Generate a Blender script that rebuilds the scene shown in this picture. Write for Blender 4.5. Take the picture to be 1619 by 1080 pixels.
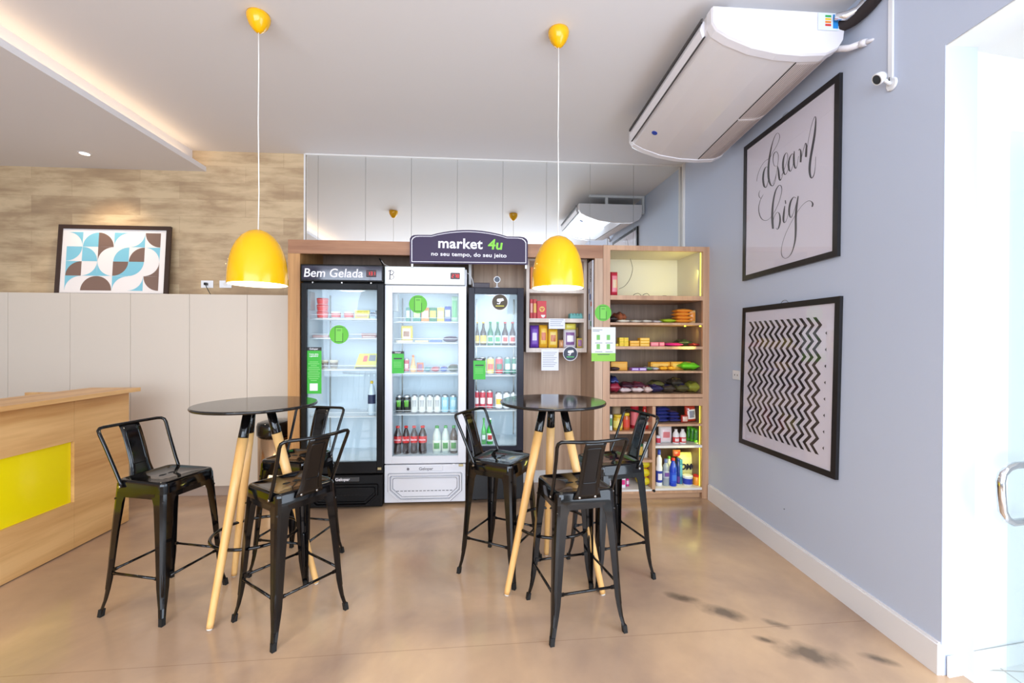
import bpy, bmesh, math, random
from mathutils import Vector, Matrix
random.seed(7)
sc = bpy.context.scene
for o in list(bpy.data.objects): bpy.data.objects.remove(o)
COL = sc.collection
PI = math.pi
R = math.radians

# ------------------------------------------------------------------ camera
FPX, W, H = 690.0, 1619.0, 1080.0
YAW, PITCH, ROLL, EYE = R(3.9), R(0.17), R(0.2), 1.4
FW = Vector((math.sin(YAW)*math.cos(PITCH), math.cos(YAW)*math.cos(PITCH), -math.sin(PITCH)))
_rt = Vector((math.cos(YAW), -math.sin(YAW), 0)); _up = _rt.cross(FW)
RT = _rt*math.cos(ROLL) + _up*math.sin(ROLL)
UP = _up*math.cos(ROLL) - _rt*math.sin(ROLL)
O = Vector((0, 0, EYE))
cd = bpy.data.cameras.new('camera'); cam = bpy.data.objects.new('camera', cd); COL.objects.link(cam)
cd.sensor_fit = 'HORIZONTAL'; cd.sensor_width = 36.0; cd.lens = 36.0*FPX/W; cd.clip_start = .05
m = Matrix((RT, UP, -FW)).transposed().to_4x4(); m.translation = O; cam.matrix_world = m
sc.camera = cam
sc.view_settings.view_transform = 'Standard'; sc.view_settings.look = 'None'
sc.view_settings.exposure = 0.62; sc.view_settings.gamma = 1.0; sc.view_settings.use_curve_mapping = False

# ------------------------------------------------------------------ world and daylight
wd = bpy.data.worlds.new('world'); sc.world = wd; wd.use_nodes = True
bg = wd.node_tree.nodes['Background']; bg.inputs[0].default_value = (.80, .90, 1.0, 1); bg.inputs[1].default_value = .5

def area(name, loc, aim, sx, sy, power, color=(1, 1, 1)):
    l = bpy.data.lights.new(name, 'AREA'); l.shape = 'RECTANGLE'; l.size = sx; l.size_y = sy
    l.energy = power; l.color = color
    o = bpy.data.objects.new(name, l); COL.objects.link(o); o.location = loc
    o.rotation_euler = (Vector(aim)-Vector(loc)).to_track_quat('-Z', 'Y').to_euler()
    return o
def lamp(name, kind, loc, power, color, size=.05, aim=None, angle=None, blend=.6, parent=None):
    l = bpy.data.lights.new(name, kind); l.energy = power; l.color = color; l.shadow_soft_size = size
    if kind == 'SPOT': l.spot_size = R(angle); l.spot_blend = blend
    o = bpy.data.objects.new(name, l); COL.objects.link(o); o.location = loc
    if aim: o.rotation_euler = (Vector(aim)-Vector(loc)).to_track_quat('-Z', 'Y').to_euler()
    return o
# glazed entrance on the right of the room and the shop windows behind the camera
area('daylight_entrance', (2.10, -.05, 1.35), (0, .1, 1.2), 2.6, 2.4, 62, (.76, .88, 1.04))
area('daylight_windows', (-.6, -2.85, 1.75), (-.3, 3, 1.3), 6.0, 2.4, 205, (.77, .89, 1.05))
area('daylight_porch', (3.4, .2, 2.4), (2.3, 1.75, 1.1), 1.6, 1.2, .8, (1, 1, 1))

# ------------------------------------------------------------------ materials
def lin(c):
    return tuple(((v/255.)/12.92 if v/255. <= .04045 else ((v/255.+.055)/1.055)**2.4) for v in c)
MATS = {}
def mat(name, rgb=(200, 200, 200), rough=.5, metal=0., coat=0., emit=None, es=0., alpha=1., vary=.0, bump=0., scale=30., spec=.5, trans=0.):
    if name in MATS: return MATS[name]
    mt = bpy.data.materials.new(name); mt.use_nodes = True; nt = mt.node_tree; b = nt.nodes['Principled BSDF']
    c = lin(rgb); b.inputs['Base Color'].default_value = (*c, 1)
    b.inputs['Roughness'].default_value = rough; b.inputs['Metallic'].default_value = metal
    b.inputs['Coat Weight'].default_value = coat; b.inputs['Coat Roughness'].default_value = .08
    b.inputs['Specular IOR Level'].default_value = spec; b.inputs['Transmission Weight'].default_value = trans
    b.inputs['Alpha'].default_value = alpha
    if emit is not None:
        b.inputs['Emission Color'].default_value = (*lin(emit), 1); b.inputs['Emission Strength'].default_value = es
    if vary or bump:
        tc = nt.nodes.new('ShaderNodeTexCoord'); n = nt.nodes.new('ShaderNodeTexNoise')
        n.inputs['Scale'].default_value = scale; n.inputs['Detail'].default_value = 4
        nt.links.new(tc.outputs['Object'], n.inputs['Vector'])
        if vary:
            mx = nt.nodes.new('ShaderNodeMix'); mx.data_type = 'RGBA'
            mx.inputs[6].default_value = (*[v*(1-vary) for v in c], 1); mx.inputs[7].default_value = (*[min(1, v*(1+vary)) for v in c], 1)
            nt.links.new(n.outputs['Fac'], mx.inputs[0]); nt.links.new(mx.outputs[2], b.inputs['Base Color'])
        if bump:
            bp = nt.nodes.new('ShaderNodeBump'); bp.inputs['Strength'].default_value = bump; bp.inputs['Distance'].default_value = .002
            nt.links.new(n.outputs['Fac'], bp.inputs['Height']); nt.links.new(bp.outputs[0], b.inputs['Normal'])
    MATS[name] = mt; return mt
def col(rgb, rough=.45, **k):
    return mat('paint_%d_%d_%d_%d' % (*rgb, int(rough*100)), rgb, rough, **k)
def glass(name, tint=(255, 255, 255), refl=1.0):
    if name in MATS: return MATS[name]
    mt = bpy.data.materials.new(name); mt.use_nodes = True; nt = mt.node_tree; nt.nodes.remove(nt.nodes['Principled BSDF'])
    out = nt.nodes['Material Output']; t = nt.nodes.new('ShaderNodeBsdfTransparent'); g = nt.nodes.new('ShaderNodeBsdfGlossy')
    t.inputs[0].default_value = (*lin(tint), 1); g.inputs['Roughness'].default_value = .02
    f = nt.nodes.new('ShaderNodeLayerWeight'); f.inputs[0].default_value = .5
    pw = nt.nodes.new('ShaderNodeMath'); pw.operation = 'POWER'; pw.inputs[1].default_value = 4.0
    mu = nt.nodes.new('ShaderNodeMath'); mu.operation = 'MULTIPLY_ADD'; mu.inputs[1].default_value = refl; mu.inputs[2].default_value = .03
    mx = nt.nodes.new('ShaderNodeMixShader'); nt.links.new(f.outputs['Facing'], pw.inputs[0]); nt.links.new(pw.outputs[0], mu.inputs[0]); nt.links.new(mu.outputs[0], mx.inputs[0])
    nt.links.new(t.outputs[0], mx.inputs[1]); nt.links.new(g.outputs[0], mx.inputs[2]); nt.links.new(mx.outputs[0], out.inputs[0])
    MATS[name] = mt; return mt
def wood(name, a, b_, axis='Z', rough=.4, sc_=1.0):
    """laminate with long streaks along one axis"""
    mt = bpy.data.materials.new(name); mt.use_nodes = True; nt = mt.node_tree; b = nt.nodes['Principled BSDF']
    tc = nt.nodes.new('ShaderNodeTexCoord'); mp = nt.nodes.new('ShaderNodeMapping')
    s = {'X': (.6, 9, 9), 'Y': (9, .6, 9), 'Z': (9, 9, .45)}[axis]; mp.inputs['Scale'].default_value = [v*sc_ for v in s]
    n = nt.nodes.new('ShaderNodeTexNoise'); n.inputs['Scale'].default_value = 1.3; n.inputs['Detail'].default_value = 7; n.inputs['Distortion'].default_value = .5
    n2 = nt.nodes.new('ShaderNodeTexNoise'); n2.inputs['Scale'].default_value = 9; n2.inputs['Detail'].default_value = 5
    ad = nt.nodes.new('ShaderNodeMath'); ad.operation = 'MULTIPLY_ADD'; ad.inputs[1].default_value = .35
    rp = nt.nodes.new('ShaderNodeValToRGB')
    rp.color_ramp.elements[0].position = .46; rp.color_ramp.elements[0].color = (*lin(a), 1)
    rp.color_ramp.elements[1].position = .86; rp.color_ramp.elements[1].color = (*lin(b_), 1)
    nt.links.new(tc.outputs['Object'], mp.inputs[0]); nt.links.new(mp.outputs[0], n.inputs['Vector']); nt.links.new(mp.outputs[0], n2.inputs['Vector'])
    nt.links.new(n2.outputs['Fac'], ad.inputs[0]); nt.links.new(n.outputs['Fac'], ad.inputs[2]); nt.links.new(ad.outputs[0], rp.inputs[0])
    nt.links.new(rp.outputs[0], b.inputs['Base Color']); b.inputs['Roughness'].default_value = rough
    MATS[name] = mt; return mt

M_oak = wood('honey_oak_laminate', (166, 112, 60), (204, 152, 94), 'Z')
M_oakx = wood('honey_oak_laminate_crosswise', (146, 98, 68), (178, 128, 92), 'X')
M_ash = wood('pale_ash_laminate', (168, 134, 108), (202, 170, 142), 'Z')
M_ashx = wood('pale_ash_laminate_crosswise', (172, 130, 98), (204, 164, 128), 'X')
M_ashd = wood('shaded_ash_laminate', (118, 94, 76), (146, 120, 100), 'Z')  # darker copy of the pale ash, shade of the recesses put into the colour
M_desk = wood('desk_oak_laminate', (196, 142, 82), (232, 186, 126), 'Y', .38, .55)
M_beech = wood('beech_wood', (222, 166, 96), (238, 190, 124), 'Z', .35)
M_black = mat('gloss_black_metal', (8, 7, 8), .09, 0, 0.0)
M_mblack = mat('satin_black', (22, 20, 21), .4)
M_rubber = mat('black_rubber', (12, 12, 12), .7)
M_white = mat('white_paint', (226, 222, 218), .5)
M_whiteg = mat('white_gloss_enamel', (238, 238, 240), .25, coat=.5)
M_inner = mat('fridge_liner_white', (232, 240, 246), .35, bump=0)
M_chrome = mat('chrome', (215, 215, 218), .08, 1.0)
M_steel = mat('brushed_steel', (170, 165, 158), .25, 1.0)
M_yellow = mat('yellow_enamel', (240, 178, 0), .16, spec=.5)
M_lamp = mat('lit_lamp_inside', (255, 240, 200), .5, emit=(255, 244, 214), es=6.0)
M_led = mat('red_led_digits', (40, 0, 0), .4, emit=(255, 26, 24), es=1.0)
M_tube = mat('fridge_lamp_cover', (255, 255, 255), .4, emit=(240, 248, 255), es=1.0)
M_glass = glass('door_glass', (248, 252, 253), .6)
M_pglass = glass('picture_glass', (255, 255, 255), .35)
M_clear = mat('clear_plastic', (225, 235, 235), .12, coat=.5, vary=0)

# ------------------------------------------------------------------ geometry
class G:
    def __init__(s): s.bm = bmesh.new()
    def box(s, x0, x1, y0, y1, z0, z1, bev=0., mi=0, seg=2):
        r = bmesh.ops.create_cube(s.bm, size=1); vs = r['verts']
        for v in vs: v.co = Vector(((x0+x1)/2+v.co.x*(x1-x0), (y0+y1)/2+v.co.y*(y1-y0), (z0+z1)/2+v.co.z*(z1-z0)))
        fs = {f for v in vs for f in v.link_faces}
        for f in fs: f.material_index = mi
        if bev:
            es = {e for v in vs for e in v.link_edges}
            bmesh.ops.bevel(s.bm, geom=list(es), offset=bev, segments=seg, profile=.5, affect='EDGES')
        return s
    def rings(s, rings, mi=0, cap0=True, cap1=True, closed=False, smooth=True):
        vr = [[s.bm.verts.new(p) for p in r] for r in rings]; n = len(vr[0]); fs = []
        pairs = list(zip(vr[:-1], vr[1:])) + ([(vr[-1], vr[0])] if closed else [])
        for a, b in pairs:
            for i in range(n):
                j = (i+1) % n
                try: fs.append(s.bm.faces.new((a[i], a[j], b[j], b[i])))
                except ValueError: pass
        for f in fs: f.smooth = smooth; f.material_index = mi
        if not closed:
            if cap0: f = s.bm.faces.new(list(reversed(vr[0]))); f.material_index = mi
            if cap1: f = s.bm.faces.new(vr[-1]); f.material_index = mi
        return s
    def lathe(s, prof, c=(0, 0, 0), n=24, mi=0, cap0=True, cap1=True, sx=1., sy=1.):
        rr = [[Vector((c[0]+sx*max(r, 1e-4)*math.cos(2*PI*i/n), c[1]+sy*max(r, 1e-4)*math.sin(2*PI*i/n), c[2]+z)) for i in range(n)] for r, z in prof]
        return s.rings(rr, mi, cap0, cap1)
    def tube(s, pts, r, n=10, mi=0, closed=False):
        pts = [Vector(p) for p in pts]; rs = r if isinstance(r, (list, tuple)) else [r]*len(pts)
        rr = []; prev = None; N = len(pts)
        for i, p in enumerate(pts):
            if closed: t = pts[(i+1) % N]-pts[i-1]
            else: t = pts[min(i+1, N-1)]-pts[max(i-1, 0)]
            t.normalize()
            if prev is None:
                u = t.cross(Vector((0, 0, 1)))
                if u.length < 1e-3: u = t.cross(Vector((1, 0, 0)))
            else: u = prev - t*prev.dot(t)
            u.normalize(); prev = u; v = t.cross(u)
            rr.append([p+rs[i]*(u*math.cos(2*PI*k/n)+v*math.sin(2*PI*k/n)) for k in range(n)])
        return s.rings(rr, mi, closed=closed)
    def poly(s, pts, mi=0):
        f = s.bm.faces.new([s.bm.verts.new(p) for p in pts]); f.material_index = mi; return s
    def prism(s, pts, d, mi=0):
        """closed outline pts (3-D, planar) extruded by the vector d"""
        d = Vector(d); a = [s.bm.verts.new(p) for p in pts]; b = [s.bm.verts.new(Vector(p)+d) for p in pts]; n = len(a)
        fs = [s.bm.faces.new(a), s.bm.faces.new(list(reversed(b)))]
        for i in range(n): fs.append(s.bm.faces.new((a[i], b[i], b[(i+1) % n], a[(i+1) % n])))
        for f in fs: f.material_index = mi
        return s
    def pillow(s, c, sx, sy, sz, n=12, mi=0, seal=.06, wob=.0, ax='Z', rz=0.):
        """foil bag: puffed in the middle, flat crimped seals at two ends. thin axis ax"""
        rnd = random.Random(int(abs(c[0]*7919+c[1]*104729+c[2]*1299709)*10) % 100000)
        top, bot = [], []
        ph = [rnd.uniform(0, 6.28) for _ in range(4)]
        rot = Matrix.Rotation(rz, 3, 'Z')
        for i in range(n+1):
            a, b = [], []
            u = -1+2*i/n
            for j in range(n+1):
                v = -1+2*j/n
                h = max(0, (1-abs(u)**2.6))**.6*max(0, 1-abs(v)**3)**.6
                if abs(v) > 1-seal*2: h *= .12
                w = wob*(math.sin(5*u+ph[0])*math.cos(4*v+ph[1])+.6*math.sin(9*u+7*v+ph[2]))
                pinch = 1-.05*abs(v)**2*(1-h)
                for lst, sg in ((a, 1), (b, -1)):
                    q = (u*sx/2*pinch, v*sy/2, sg*sz/2*h*(1+w)+(sz*.02*sg))
                    if ax == 'Z': p = Vector(q)
                    else: p = Vector((q[0], -q[2], q[1]))
                    lst.append(s.bm.verts.new(rot @ p+Vector(c)))
            top.append(a); bot.append(b)
        for i in range(n):
            for j in range(n):
                for lst, fl in ((top, 0), (bot, 1)):
                    q = [lst[i][j], lst[i+1][j], lst[i+1][j+1], lst[i][j+1]]
                    f = s.bm.faces.new(q if not fl else q[::-1]); f.smooth = True; f.material_index = mi
        for k in range(n):
            for q in ((top[k][0], bot[k][0], bot[k+1][0], top[k+1][0]), (top[k+1][n], bot[k+1][n], bot[k][n], top[k][n]),
                      (top[0][k+1], bot[0][k+1], bot[0][k], top[0][k]), (top[n][k], bot[n][k], bot[n][k+1], top[n][k+1])):
                f = s.bm.faces.new(q); f.material_index = mi
        return s

XF = {}
def thing(name, label, cat, loc=(0, 0, 0), rz=0., group=None, rot=None):
    o = bpy.data.objects.new(name, None); COL.objects.link(o); o.empty_display_size = .05
    o.location = loc; o.rotation_euler = rot if rot else (0, 0, rz)
    from mathutils import Euler
    XF[o.name] = Matrix.Translation(loc) @ Euler(o.rotation_euler).to_matrix().to_4x4()
    o['label'] = label; o['category'] = cat
    if group: o['group'] = group
    return o
def obj(name, g, m, parent=None, world=False, label=None, shade=None):
    """links the collected geometry as ONE mesh object; world=True: the points are world points"""
    me = bpy.data.meshes.new(name)
    bmesh.ops.recalc_face_normals(g.bm, faces=g.bm.faces[:]); g.bm.to_mesh(me); g.bm.free()
    for q in (m if isinstance(m, (list, tuple)) else [m]): me.materials.append(q)
    o = bpy.data.objects.new(name, me); COL.objects.link(o)
    if parent is not None:
        o.parent = parent
        if world: me.transform(XF[parent.name].inverted())
        XF[o.name] = XF[parent.name]
    else: XF[o.name] = Matrix.Identity(4)
    if label: o['label'] = label
    return o
def tag(o, label, cat, group=None, kind=None):
    o['label'] = label; o['category'] = cat
    if group: o['group'] = group
    if kind: o['kind'] = kind
    return o
def single(name, g, m, label, cat, group=None):
    """a thing that is one mesh given in world points: its origin goes to its base"""
    vs = [v.co for v in g.bm.verts]
    c = Vector(((min(v.x for v in vs)+max(v.x for v in vs))/2, (min(v.y for v in vs)+max(v.y for v in vs))/2, min(v.z for v in vs)))
    for v in g.bm.verts: v.co -= c
    o = obj(name, g, m); o.location = c; XF[o.name] = Matrix.Translation(c)
    return tag(o, label, cat, group)
def struct(name, g, m):
    o = obj(name, g, m); o['kind'] = 'structure'; return o
def dup(root, loc, rz, label, group=None):
    r = root.copy(); COL.objects.link(r); r.location = loc; r.rotation_euler = (0, 0, rz); r['label'] = label
    XF[r.name] = Matrix.Translation(loc) @ Matrix.Rotation(rz, 4, 'Z')
    if group: r['group'] = group
    for ch in root.children:
        c = ch.copy(); COL.objects.link(c); c.parent = r
        for gch in ch.children:
            d = gch.copy(); COL.objects.link(d); d.parent = c
    return r
def catmull(pts, k=6):
    out = []; n = len(pts)
    for i in range(n-1):
        p0, p1, p2, p3 = pts[max(i-1, 0)], pts[i], pts[i+1], pts[min(i+2, n-1)]
        for j in range(k):
            u = j/k; out.append(tuple(.5*((2*b)+(-a+c)*u+(2*a-5*b+4*c-d)*u*u+(-a+3*b-3*c+d)*u**3) for a, b, c, d in zip(p0, p1, p2, p3)))
    out.append(pts[-1]); return out
def text(name, body, size, M, m, parent=None, bold=0., shear=0., spacing=1., align='CENTER', sx=1., ext=.0006, world=False):
    cu = bpy.data.curves.new(name, 'FONT'); cu.body = body; cu.size = size; cu.align_x = align; cu.align_y = 'CENTER'
    cu.offset = bold; cu.shear = shear; cu.space_character = spacing; cu.extrude = ext; cu.resolution_u = 4
    t = bpy.data.objects.new(name, cu); COL.objects.link(t)
    dg = bpy.context.evaluated_depsgraph_get(); me = bpy.data.meshes.new_from_object(t.evaluated_get(dg))
    bpy.data.objects.remove(t); bpy.data.curves.remove(cu)
    me.transform(M @ Matrix.Diagonal((sx, 1, 1, 1))); me.materials.clear(); me.materials.append(m)
    o = bpy.data.objects.new(name, me); COL.objects.link(o)
    if parent is not None:
        o.parent = parent
        if world: me.transform(XF[parent.name].inverted())
    return o
def face_cam(x, y, z):      # text matrix: reads along +X, faces -Y
    return Matrix.Translation((x, y, z)) @ Matrix.Rotation(PI/2, 4, 'X')

def ray(px, py): return FW + RT*(px-W/2)/FPX - UP*(py-H/2)/FPX
def at(px, py, Y):
    d = ray(px, py); return O + d*(Y/d.y)
def atp(px, py, p0, n):
    d = ray(px, py); n = Vector(n); return O + d*((Vector(p0)-O).dot(n)/d.dot(n))
def X_(px, Y, py=560): return at(px, py, Y).x
def Z_(py, Y, px=800): return at(px, py, Y).z

# ------------------------------------------------------------------ room shell
YB = 4.32; HC = 3.18; ZD = 2.985
def wx(y): return 1.926+(y-1.686)*.04        # plane of the blue wall
WA = -math.atan(.04)

def floor_material():
    mt = bpy.data.materials.new('polished_cement'); mt.use_nodes = True; nt = mt.node_tree; b = nt.nodes['Principled BSDF']
    N = nt.nodes.new; L = nt.links.new
    tc = N('ShaderNodeTexCoord')
    n1 = N('ShaderNodeTexNoise'); n1.inputs['Scale'].default_value = 1.1; n1.inputs['Detail'].default_value = 8; n1.inputs['Distortion'].default_value = .6
    n2 = N('ShaderNodeTexNoise'); n2.inputs['Scale'].default_value = 5; n2.inputs['Detail'].default_value = 9; n2.inputs['Roughness'].default_value = .6
    L(tc.outputs['Object'], n1.inputs['Vector']); L(tc.outputs['Object'], n2.inputs['Vector'])
    r1 = N('ShaderNodeValToRGB'); e = r1.color_ramp.elements
    e[0].position = .34; e[0].color = (*lin((160, 133, 114)), 1); e[1].position = .68; e[1].color = (*lin((216, 180, 142)), 1)
    L(n1.outputs['Fac'], r1.inputs[0])
    m1 = N('ShaderNodeMix'); m1.data_type = 'RGBA'; m1.blend_type = 'MULTIPLY'; m1.inputs[0].default_value = .5
    r2 = N('ShaderNodeValToRGB'); r2.color_ramp.elements[0].position = .3; r2.color_ramp.elements[0].color = (.80, .80, .82, 1)
    r2.color_ramp.elements[1].position = .7; r2.color_ramp.elements[1].color = (1, 1, 1, 1)
    L(n2.outputs['Fac'], r2.inputs[0]); L(r1.outputs[0], m1.inputs[6]); L(r2.outputs[0], m1.inputs[7])
    cur = m1.outputs[2]
    # worn dark stains near the blue wall, and a thin joint
    spots = [(1.10, 2.30, .15, .05), (1.24, 2.17, .16, .07), (1.46, 2.06, .09, .04), (1.46, 1.86, .20, .10), (1.33, 1.95, .08, .03), (1.75, 1.80, .10, .04)]
    sep = N('ShaderNodeSeparateXYZ'); L(tc.outputs['Object'], sep.inputs[0]); acc = None
    for (cx, cy, rx, ry) in spots:
        vm = N('ShaderNodeVectorMath'); vm.operation = 'SUBTRACT'; vm.inputs[1].default_value = (cx, cy, 0); L(tc.outputs['Object'], vm.inputs[0])
        rt_ = N('ShaderNodeVectorRotate'); rt_.rotation_type = 'Z_AXIS'; rt_.inputs['Angle'].default_value = R(32); L(vm.outputs[0], rt_.inputs[0])
        v2 = N('ShaderNodeVectorMath'); v2.operation = 'DIVIDE'; v2.inputs[1].default_value = (rx, ry, 1); L(rt_.outputs[0], v2.inputs[0])
        ln = N('ShaderNodeVectorMath'); ln.operation = 'LENGTH'; L(v2.outputs[0], ln.inputs[0])
        su = N('ShaderNodeMath'); su.operation = 'SUBTRACT'; su.inputs[0].default_value = 1.25; L(ln.outputs['Value'], su.inputs[1])
        cl = N('ShaderNodeMath'); cl.operation = 'MAXIMUM'; cl.inputs[1].default_value = 0; L(su.outputs[0], cl.inputs[0])
        if acc is None: acc = cl.outputs[0]
        else:
            mxm = N('ShaderNodeMath'); mxm.operation = 'MAXIMUM'; L(acc, mxm.inputs[0]); L(cl.outputs[0], mxm.inputs[1]); acc = mxm.outputs[0]
    n3 = N('ShaderNodeTexNoise'); n3.inputs['Scale'].default_value = 9; n3.inputs['Detail'].default_value = 8; L(tc.outputs['Object'], n3.inputs['Vector'])
    mu = N('ShaderNodeMath'); mu.operation = 'MULTIPLY'; L(acc, mu.inputs[0]); L(n3.outputs['Fac'], mu.inputs[1])
    rr = N('ShaderNodeValToRGB'); rr.color_ramp.elements[0].position = .2; rr.color_ramp.elements[0].color = (0, 0, 0, 1)
    rr.color_ramp.elements[1].position = .55; rr.color_ramp.elements[1].color = (.8, .8, .8, 1); L(mu.outputs[0], rr.inputs[0])
    m2 = N('ShaderNodeMix'); m2.data_type = 'RGBA'; m2.inputs[7].default_value = (*lin((88, 76, 64)), 1); L(rr.outputs[0], m2.inputs[0]); L(cur, m2.inputs[6])
    # joint line
    j = N('ShaderNodeMath'); j.operation = 'MULTIPLY_ADD'; j.inputs[1].default_value = -.03; j.inputs[2].default_value = -2.0; L(sep.outputs['X'], j.inputs[0])
    ad = N('ShaderNodeMath'); ad.operation = 'ADD'; L(sep.outputs['Y'], ad.inputs[0]); L(j.outputs[0], ad.inputs[1])
    ab = N('ShaderNodeMath'); ab.operation = 'ABSOLUTE'; L(ad.outputs[0], ab.inputs[0])
    lt = N('ShaderNodeMath'); lt.operation = 'LESS_THAN'; lt.inputs[1].default_value = .0022; L(ab.outputs[0], lt.inputs[0])
    lm = N('ShaderNodeMath'); lm.operation = 'MULTIPLY'; lm.inputs[1].default_value = .35; L(lt.outputs[0], lm.inputs[0])
    m3 = N('ShaderNodeMix'); m3.data_type = 'RGBA'; m3.inputs[7].default_value = (*lin((120, 88, 66)), 1); L(lm.outputs[0], m3.inputs[0]); L(m2.outputs[2], m3.inputs[6])
    L(m3.outputs[2], b.inputs['Base Color'])
    b.inputs['Roughness'].default_value = .16
    b.inputs['Specular IOR Level'].default_value = .6
    bp = N('ShaderNodeBump'); bp.inputs['Strength'].default_value = .06; bp.inputs['Distance'].default_value = .01; L(n1.outputs['Fac'], bp.inputs['Height']); L(bp.outputs[0], b.inputs['Normal'])
    return mt
struct('floor', G().box(-6.2, wx(1.0)+.12, -3.2, YB, -.1, 0), floor_material())

def tile_material():
    mt = bpy.data.materials.new('white_floor_tiles'); mt.use_nodes = True; nt = mt.node_tree; b = nt.nodes['Principled BSDF']
    tc = nt.nodes.new('ShaderNodeTexCoord'); br = nt.nodes.new('ShaderNodeTexBrick'); br.offset = 0
    br.inputs['Color1'].default_value = (.82, .81, .79, 1); br.inputs['Color2'].default_value = (.8, .8, .78, 1); br.inputs['Mortar'].default_value = (.5, .47, .42, 1)
    br.inputs['Scale'].default_value = 1; br.inputs['Brick Width'].default_value = .33; br.inputs['Row Height'].default_value = .33; br.inputs['Mortar Size'].default_value = .004
    mp = nt.nodes.new('ShaderNodeMapping'); mp.inputs['Rotation'].default_value = (0, 0, .13)
    nt.links.new(tc.outputs['Object'], mp.inputs[0]); nt.links.new(mp.outputs[0], br.inputs['Vector']); nt.links.new(br.outputs['Color'], b.inputs['Base Color'])
    b.inputs['Roughness'].default_value = .2; return mt
struct('floor', G().box(wx(1.0)+.12, 4.6, -3.2, 1.8, -.1, 0), tile_material())

def stone_material():
    """long split planks of beige wood-look stone"""
    mt = bpy.data.materials.new('beige_stone_planks'); mt.use_nodes = True; nt = mt.node_tree; b = nt.nodes['Principled BSDF']
    N = nt.nodes.new; L = nt.links.new
    tc = N('ShaderNodeTexCoord'); sp = N('ShaderNodeSeparateXYZ'); L(tc.outputs['Object'], sp.inputs[0])
    cb = N('ShaderNodeCombineXYZ'); L(sp.outputs['X'], cb.inputs['X']); L(sp.outputs['Z'], cb.inputs['Y'])
    br = N('ShaderNodeTexBrick'); L(cb.outputs[0], br.inputs['Vector']); br.offset = .37; br.offset_frequency = 2
    br.inputs['Scale'].default_value = 1; br.inputs['Brick Width'].default_value = .95; br.inputs['Row Height'].default_value = .16; br.inputs['Mortar Size'].default_value = .0018
    br.inputs['Color1'].default_value = (.30, .30, .30, 1); br.inputs['Color2'].default_value = (.72, .72, .72, 1); br.inputs['Mortar'].default_value = (.28, .28, .28, 1); br.inputs['Bias'].default_value = .1
    mp = N('ShaderNodeMapping'); mp.inputs['Scale'].default_value = (1.3, 1, 6); L(tc.outputs['Object'], mp.inputs[0])
    ng = N('ShaderNodeTexNoise'); ng.inputs['Scale'].default_value = 1.6; ng.inputs['Detail'].default_value = 9; ng.inputs['Roughness'].default_value = .62; ng.inputs['Distortion'].default_value = .25
    L(mp.outputs[0], ng.inputs['Vector'])
    nb = N('ShaderNodeTexNoise'); nb.inputs['Scale'].default_value = 3.2; nb.inputs['Detail'].default_value = 5; L(tc.outputs['Object'], nb.inputs['Vector'])
    a = N('ShaderNodeMath'); a.operation = 'MULTIPLY_ADD'; a.inputs[1].default_value = .42; L(br.outputs['Color'], a.inputs[0]); L(ng.outputs['Fac'], a.inputs[2])
    a2 = N('ShaderNodeMath'); a2.operation = 'MULTIPLY_ADD'; a2.inputs[1].default_value = .3; L(nb.outputs['Fac'], a2.inputs[0]); L(a.outputs[0], a2.inputs[2])
    rp = N('ShaderNodeValToRGB'); e = rp.color_ramp.elements; e[0].position = .44; e[0].color = (*lin((146, 118, 92)), 1)
    e[1].position = 1.12 if False else 1.0; e[1].color = (*lin((208, 182, 144)), 1); q = rp.color_ramp.elements.new(.78); q.color = (*lin((176, 148, 114)), 1)
    L(a2.outputs[0], rp.inputs[0]); L(rp.outputs[0], b.inputs['Base Color']); b.inputs['Roughness'].default_value = .6
    bp = N('ShaderNodeBump'); bp.inputs['Strength'].default_value = .12; bp.inputs['Distance'].default_value = .008; L(a.outputs[0], bp.inputs['Height']); L(bp.outputs[0], b.inputs['Normal'])
    return mt
M_wallp = mat('back_wall_plaster', (222, 216, 208), .7)
XM0 = X_(483.5, YB, 300)      # where the mirrors begin
struct('wall_back', G().box(-6.2, XM0, YB, YB+.15, 0, 3.3).box(XM0, 2.2, YB+.012, YB+.15, 0, 3.3, mi=1), [stone_material(), M_wallp])
# blue wall (slightly out of square), with the entrance opening in front of it
def blue_pt(y, z, d=0): return Vector((wx(y)+d*math.cos(WA), y+d*math.sin(WA), z))
M_blue = mat('light_blue_wall_paint', (194, 202, 220), .55, bump=.15, scale=120)
g = G()
y0, y1 = 1.70, YB+.1
def slab(g, ya, yb, z0, z1, t=.14, mi=0, d0=0.):
    g.prism([blue_pt(ya, z0, d0), blue_pt(yb, z0, d0), blue_pt(yb, z1, d0), blue_pt(ya, z1, d0)], blue_pt(0, 0, t)-blue_pt(0, 0, 0), mi); return g
slab(g, y0, y1, 0, 3.25); slab(g, -3.2, y0, 2.64, 3.25)
struct('wall_right', g, M_blue)
M_bright = mat('porch_white_paint', (240, 240, 238), .6, spec=.2)
g = G(); g.prism([(wx(1.7)+.002, 1.698, 0), (4.6, 2.05, 0), (4.6, 2.05, 2.634), (wx(1.7)+.002, 1.698, 2.634)], (.007, .12, 0))
struct('wall_porch', g, M_bright)
g = G().prism([blue_pt(-3.2, 2.634, .003), (4.7, -3.2, 2.634), (4.7, 2.2, 2.634), blue_pt(1.70, 2.634, .003)], (0, 0, .005))
struct('ceiling', g, M_bright)
g = G()
slab(g, 1.70, 3.72, 0, .128, -.018); slab(g, 1.705, 3.72, .128, .136, -.010)
struct('baseboard_right', g, mat('white_baseboard', (232, 228, 228), .35))
g = G(); q0 = Vector((wx(1.7)+.012, 1.692, 0)); dq = (Vector((4.6, 2.042, 0))-q0).normalized()
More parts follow.
